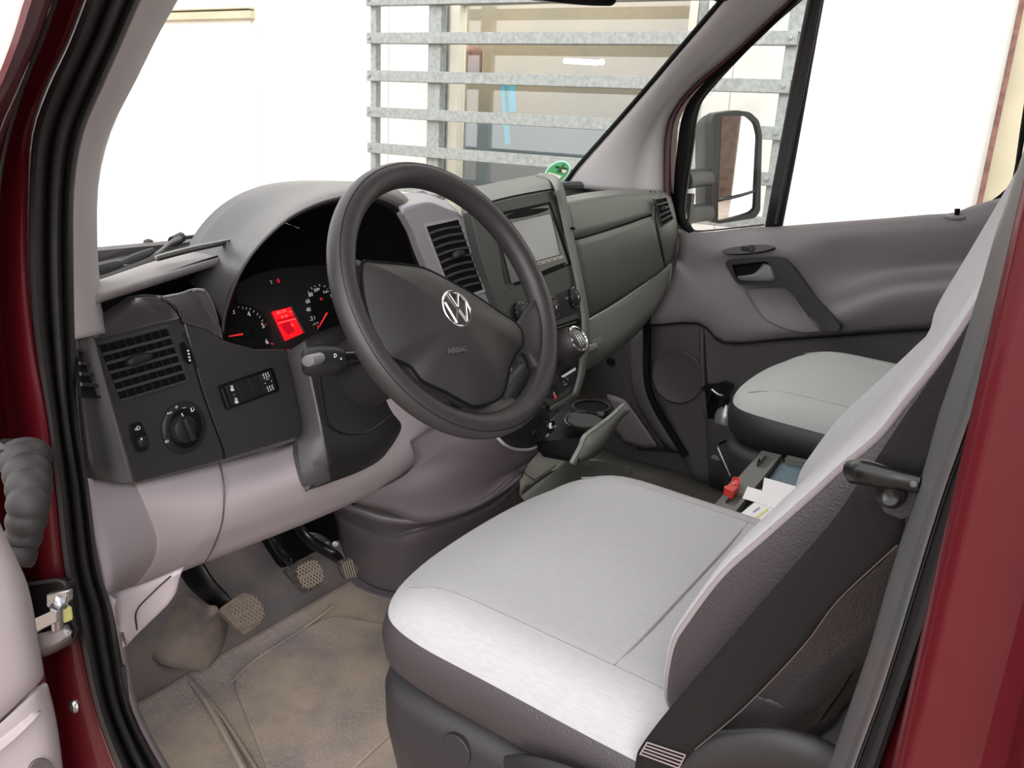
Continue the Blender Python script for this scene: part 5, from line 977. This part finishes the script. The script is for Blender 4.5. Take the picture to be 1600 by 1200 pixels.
obj('mirror_stem', g_tube([at(905, -30, 'I-.02'), at(905, -60, 'I-.10')], .01, 8, 1), M['black'], im)
sv = obj('sun_visor_clip', g_box(at(1128, -3, 'y-.66'), (.03, .03, .012)), M['void']); tag(sv, 'small black visor clip at the top of the far pillar', 'clip')
# ================================================================== STICKER ON THE WINDSCREEN
A0 = at(871, 269, 'y-.62'); plane('G', A0, (-.72, .25, .64))
st = thing('emission_sticker', 'round green emissions sticker in the lower corner of the windscreen', 'sticker', A0)
obj('sticker_disc', g_plate(on(ell(871, 269, 23, 15.5, -.62), 'G'), .001), M['pale'], st)
obj('sticker_green', g_plate(on(ell(871, 269, 20, 13.5, -.62), 'G.001'), .001), M['green'], st)
obj('sticker_field', g_plate(on(px2('857,269 878,275 873,280.5 853,275'), 'G.002'), .001), M['pinkw'], st)
obj('sticker_writing', [g_plate(on(px2('878,264 886,266 883,270 877,269'), 'G.002'), .0008)], M['pinkw'], st)
obj('sticker_symbol', [g_tube(on(px2('868,260 878,262 886,264'), 'G.0025'), .0025, 5, 1), g_tube(on(px2('881,257 876,263 872,268'), 'G.0025'), .003, 5, 1), g_tube(on(px2('872,263 877,266 876,269'), 'G.0025'), .002, 5, 1), g_plate(on(ell(880.5, 257, 2.4, 1.8, 0, 12), 'G.0025'), .001)], M['greend'], st)
# ================================================================== WIPERS
wp = thing('windscreen_wiper', 'grey wiper arm and blade lying along the base of the windscreen', 'wiper', at(270, 375, 'x.70'))
obj('wiper_arm', g_tube(pts('190,417,x.56 215,409,x.58 245,397,x.60 262,383,x.62 275,376,x.63 282,372,x.64'), [.003, .003, .004, .004, .006, .006], 8, 4), M['btrim'], wp)
obj('arm_joint', g_tube(pts('270,378,x.635 284,370,x.645'), [.010, .009], 10, 1), M['dark2'], wp)
obj('arm_rod', g_tube(pts('284,372,x.645 320,367,x.68 372,361,x.72 420,357,x.75'), .0035, 8, 4), M['dark2'], wp)
obj('arm_spring', g_tube(pts('150,425,x.54 180,416,x.555 190,413,x.56'), [.012, .010, .006], 8, 3, flat=.6), M['dark2'], wp)
obj('arm_cover', g_tube(pts('178,418,x.56 210,404,x.575 240,391,x.59'), [.006, .008, .005], 8, 3, flat=.5), M['vinylblack'], wp)
w2 = thing('wiper_blade', 'pale wiper blade just above the dashboard rim', 'wiper', at(300, 385, 'x.66'))
obj('blade', g_tube(pts('243,402,z.745 250,399,z.748 300,386,z.752 350,376,z.755 400,366,z.76'), [.003, .0035, .003, .003, .003], 8, 4, flat=.5), M['galv'], w2)
obj('blade_rubber', g_tube(pts('246,405,z.74 300,391,z.745 352,380,z.75 400,370,z.755'), .0035, 6, 4), M['rubber'], w2)
# ================================================================== OPEN DRIVER DOOR
dd = thing('driver_door', 'open driver door with light grey inner panel at the lower left edge', 'door', (.05, 1.1, 0))
plane('J', (.05, 1.0, .5), (-1, .0, .0)); J = lambda t, o=0: on(px2(t), 'J%.4f' % o)
obj('upper_door_panel', g_patch([[at(x, y, 'J%.4f' % o) for x, y, o in r] for r in [
    [(-90, 730, 0), (-20, 775, 0), (0, 817, -.01), (12, 845, -.03)], [(-90, 900, .02), (-20, 900, .02), (28, 905, .01), (44, 915, -.03)], [(-90, 1010, .02), (-20, 1010, .02), (45, 1000, .01), (60, 1000, -.03)], [(-90, 1150, .015), (-20, 1115, .015), (52, 1056, .008), (68, 1048, -.03)], [(-90, 1185, -.004), (-20, 1146, -.004), (45, 1085, -.004), (66, 1062, -.03)]]], 4, 4), M['lgray'], dd, solid=.02, sharp=70)
obj('lower_door_panel', g_patch([[at(x, y, 'J%.4f' % o) for x, y, o in r] for r in [
    [(-90, 1186, -.004), (-20, 1147, -.004), (45, 1086, -.004), (70, 1066, -.02)], [(-90, 1190, .003), (-20, 1152, .003), (50, 1094, .003), (77, 1078, -.02)], [(-90, 1220, .0), (0, 1190, .0), (70, 1150, .0), (92, 1148, -.02)], [(-90, 1290, 0), (0, 1290, 0), (85, 1290, 0), (108, 1290, -.02)]]], 4, 4), M['lgray'], dd, solid=.02, sharp=70)
obj('door_speaker', g_plate([at(x, y, 'J.004') for x, y in ell(66, 1212, 22, 26)], .004), M['btrim'], dd, bevel=.001)
obj('door_shell', g_box((.11, 1.35, .2), (.05, .62, .9)), M['red'], dd, bevel=.01)
# corrugated cable conduit
cc = thing('cable_conduit', 'black corrugated rubber cable conduit between door and pillar', 'conduit', at(40, 760, 'y.93'))
path = pts('38,712,y.92 42,735,y.93 45,760,y.94 44,790,y.95 40,820,y.955 34,850,y.96 26,885,y.97')
pp = cr(path, 12); g = []
rr2 = []
for i, p in enumerate(pp):
    s = i / (len(pp) - 1); base = .0335 * (1 - .42 * s); rr2.append(base * (1 - .07 * abs(math.sin(s * math.pi * 7)) ** .5 * 1 + .0) if True else base)
rr2 = [(.0245 * (1 - .38 * (i / (len(pp) - 1)))) * (.84 + .17 * abs(math.sin(i / (len(pp) - 1) * math.pi * 7)) ** .6) for i in range(len(pp))]
obj('conduit', g_tube(pp, rr2, 24, 1), M['rubber'], cc, sharp=80)
obj('conduit_flange', g_tube([path[0] + np.array([0, -.004, .010]), path[0], path[0] + (path[1] - path[0]) * .25], [.025, .027, .025], 24, 2), M['rubber'], cc, sharp=60)
# check strap
ck = thing('door_check_strap', 'zinc plated door check strap in a black recess of the hinge pillar', 'door check', at(85, 960, 'y.90'))
obj('recess_plate', g_plate([at(x, y, 'y.885') for x, y in rnd(px2('35,914 90,906 104,910 108,930 118,985 114,1002 60,1030 35,1030'), 6)], .01), M['black'], ck, bevel=.004)
obj('recess_rim', g_tube([at(x, y, 'y.890') for x, y in rnd(px2('35,914 90,906 104,910 108,930 118,985 114,1002 60,1030 35,1030'), 8)], .0025, 6, 1, closed=True), M['dark2'], ck)
obj('recess_lower', g_patch([pts('58,990,y.90 80,985,y.90 104,975,y.895'), pts('62,1010,y.905 88,1005,y.905 110,990,y.90'), pts('64,1028,y.895 90,1018,y.895 113,1000,y.892')], 3, 3), mat('recess_metal', '8f8a8c', .3, metal=.6), ck, solid=.003)
obj('strap', g_plate([at(x, y, 'y.925') for x, y in px2('50,968 84,953 88,955 88,972 62,985 55,990 50,975')], .005), M['steel'], ck, bevel=.001)
obj('strap_pin', g_tube([at(88, 946, 'y.915'), at(90, 982, 'y.915')], [.0065, .006], 12, 1), M['steel'], ck)
obj('strap_bracket', g_plate([at(x, y, 'y.91') for x, y in px2('72,928 104,923 104,940 96,948 80,952 72,948')], .008), M['steel'], ck, bevel=.002)
obj('nut', g_lathe(at(101, 940, 'y.905'), (0, 1, .2), [(.008, 0), (.008, .008), (.004, .010)], 6), M['steel'], ck, sharp=20)
obj('bush', g_box(at(100, 957, 'y.90'), (.018, .012, .018)), M['yellow'], ck, bevel=.003)
bt = thing('pillar_bolt', 'small silver bolt on the red hinge pillar below the check strap', 'bolt', at(116, 1103, 'y.885'))
obj('bolt_head', g_lathe(at(116, 1103, 'y.872'), (0, 1, .1), [(.0095, 0), (.0085, .003), (.004, .0045), (.001, .003)], 18), M['steel'], bt, sharp=60)

obj('sill_cover', [g_box((-.2, -.875, .02), (1.3, .03, .08))], M['foot'], pf)
obj('dash_end_filler', g_box((.36, -.885, .55), (.34, .02, .5)), M['foot'], pf)
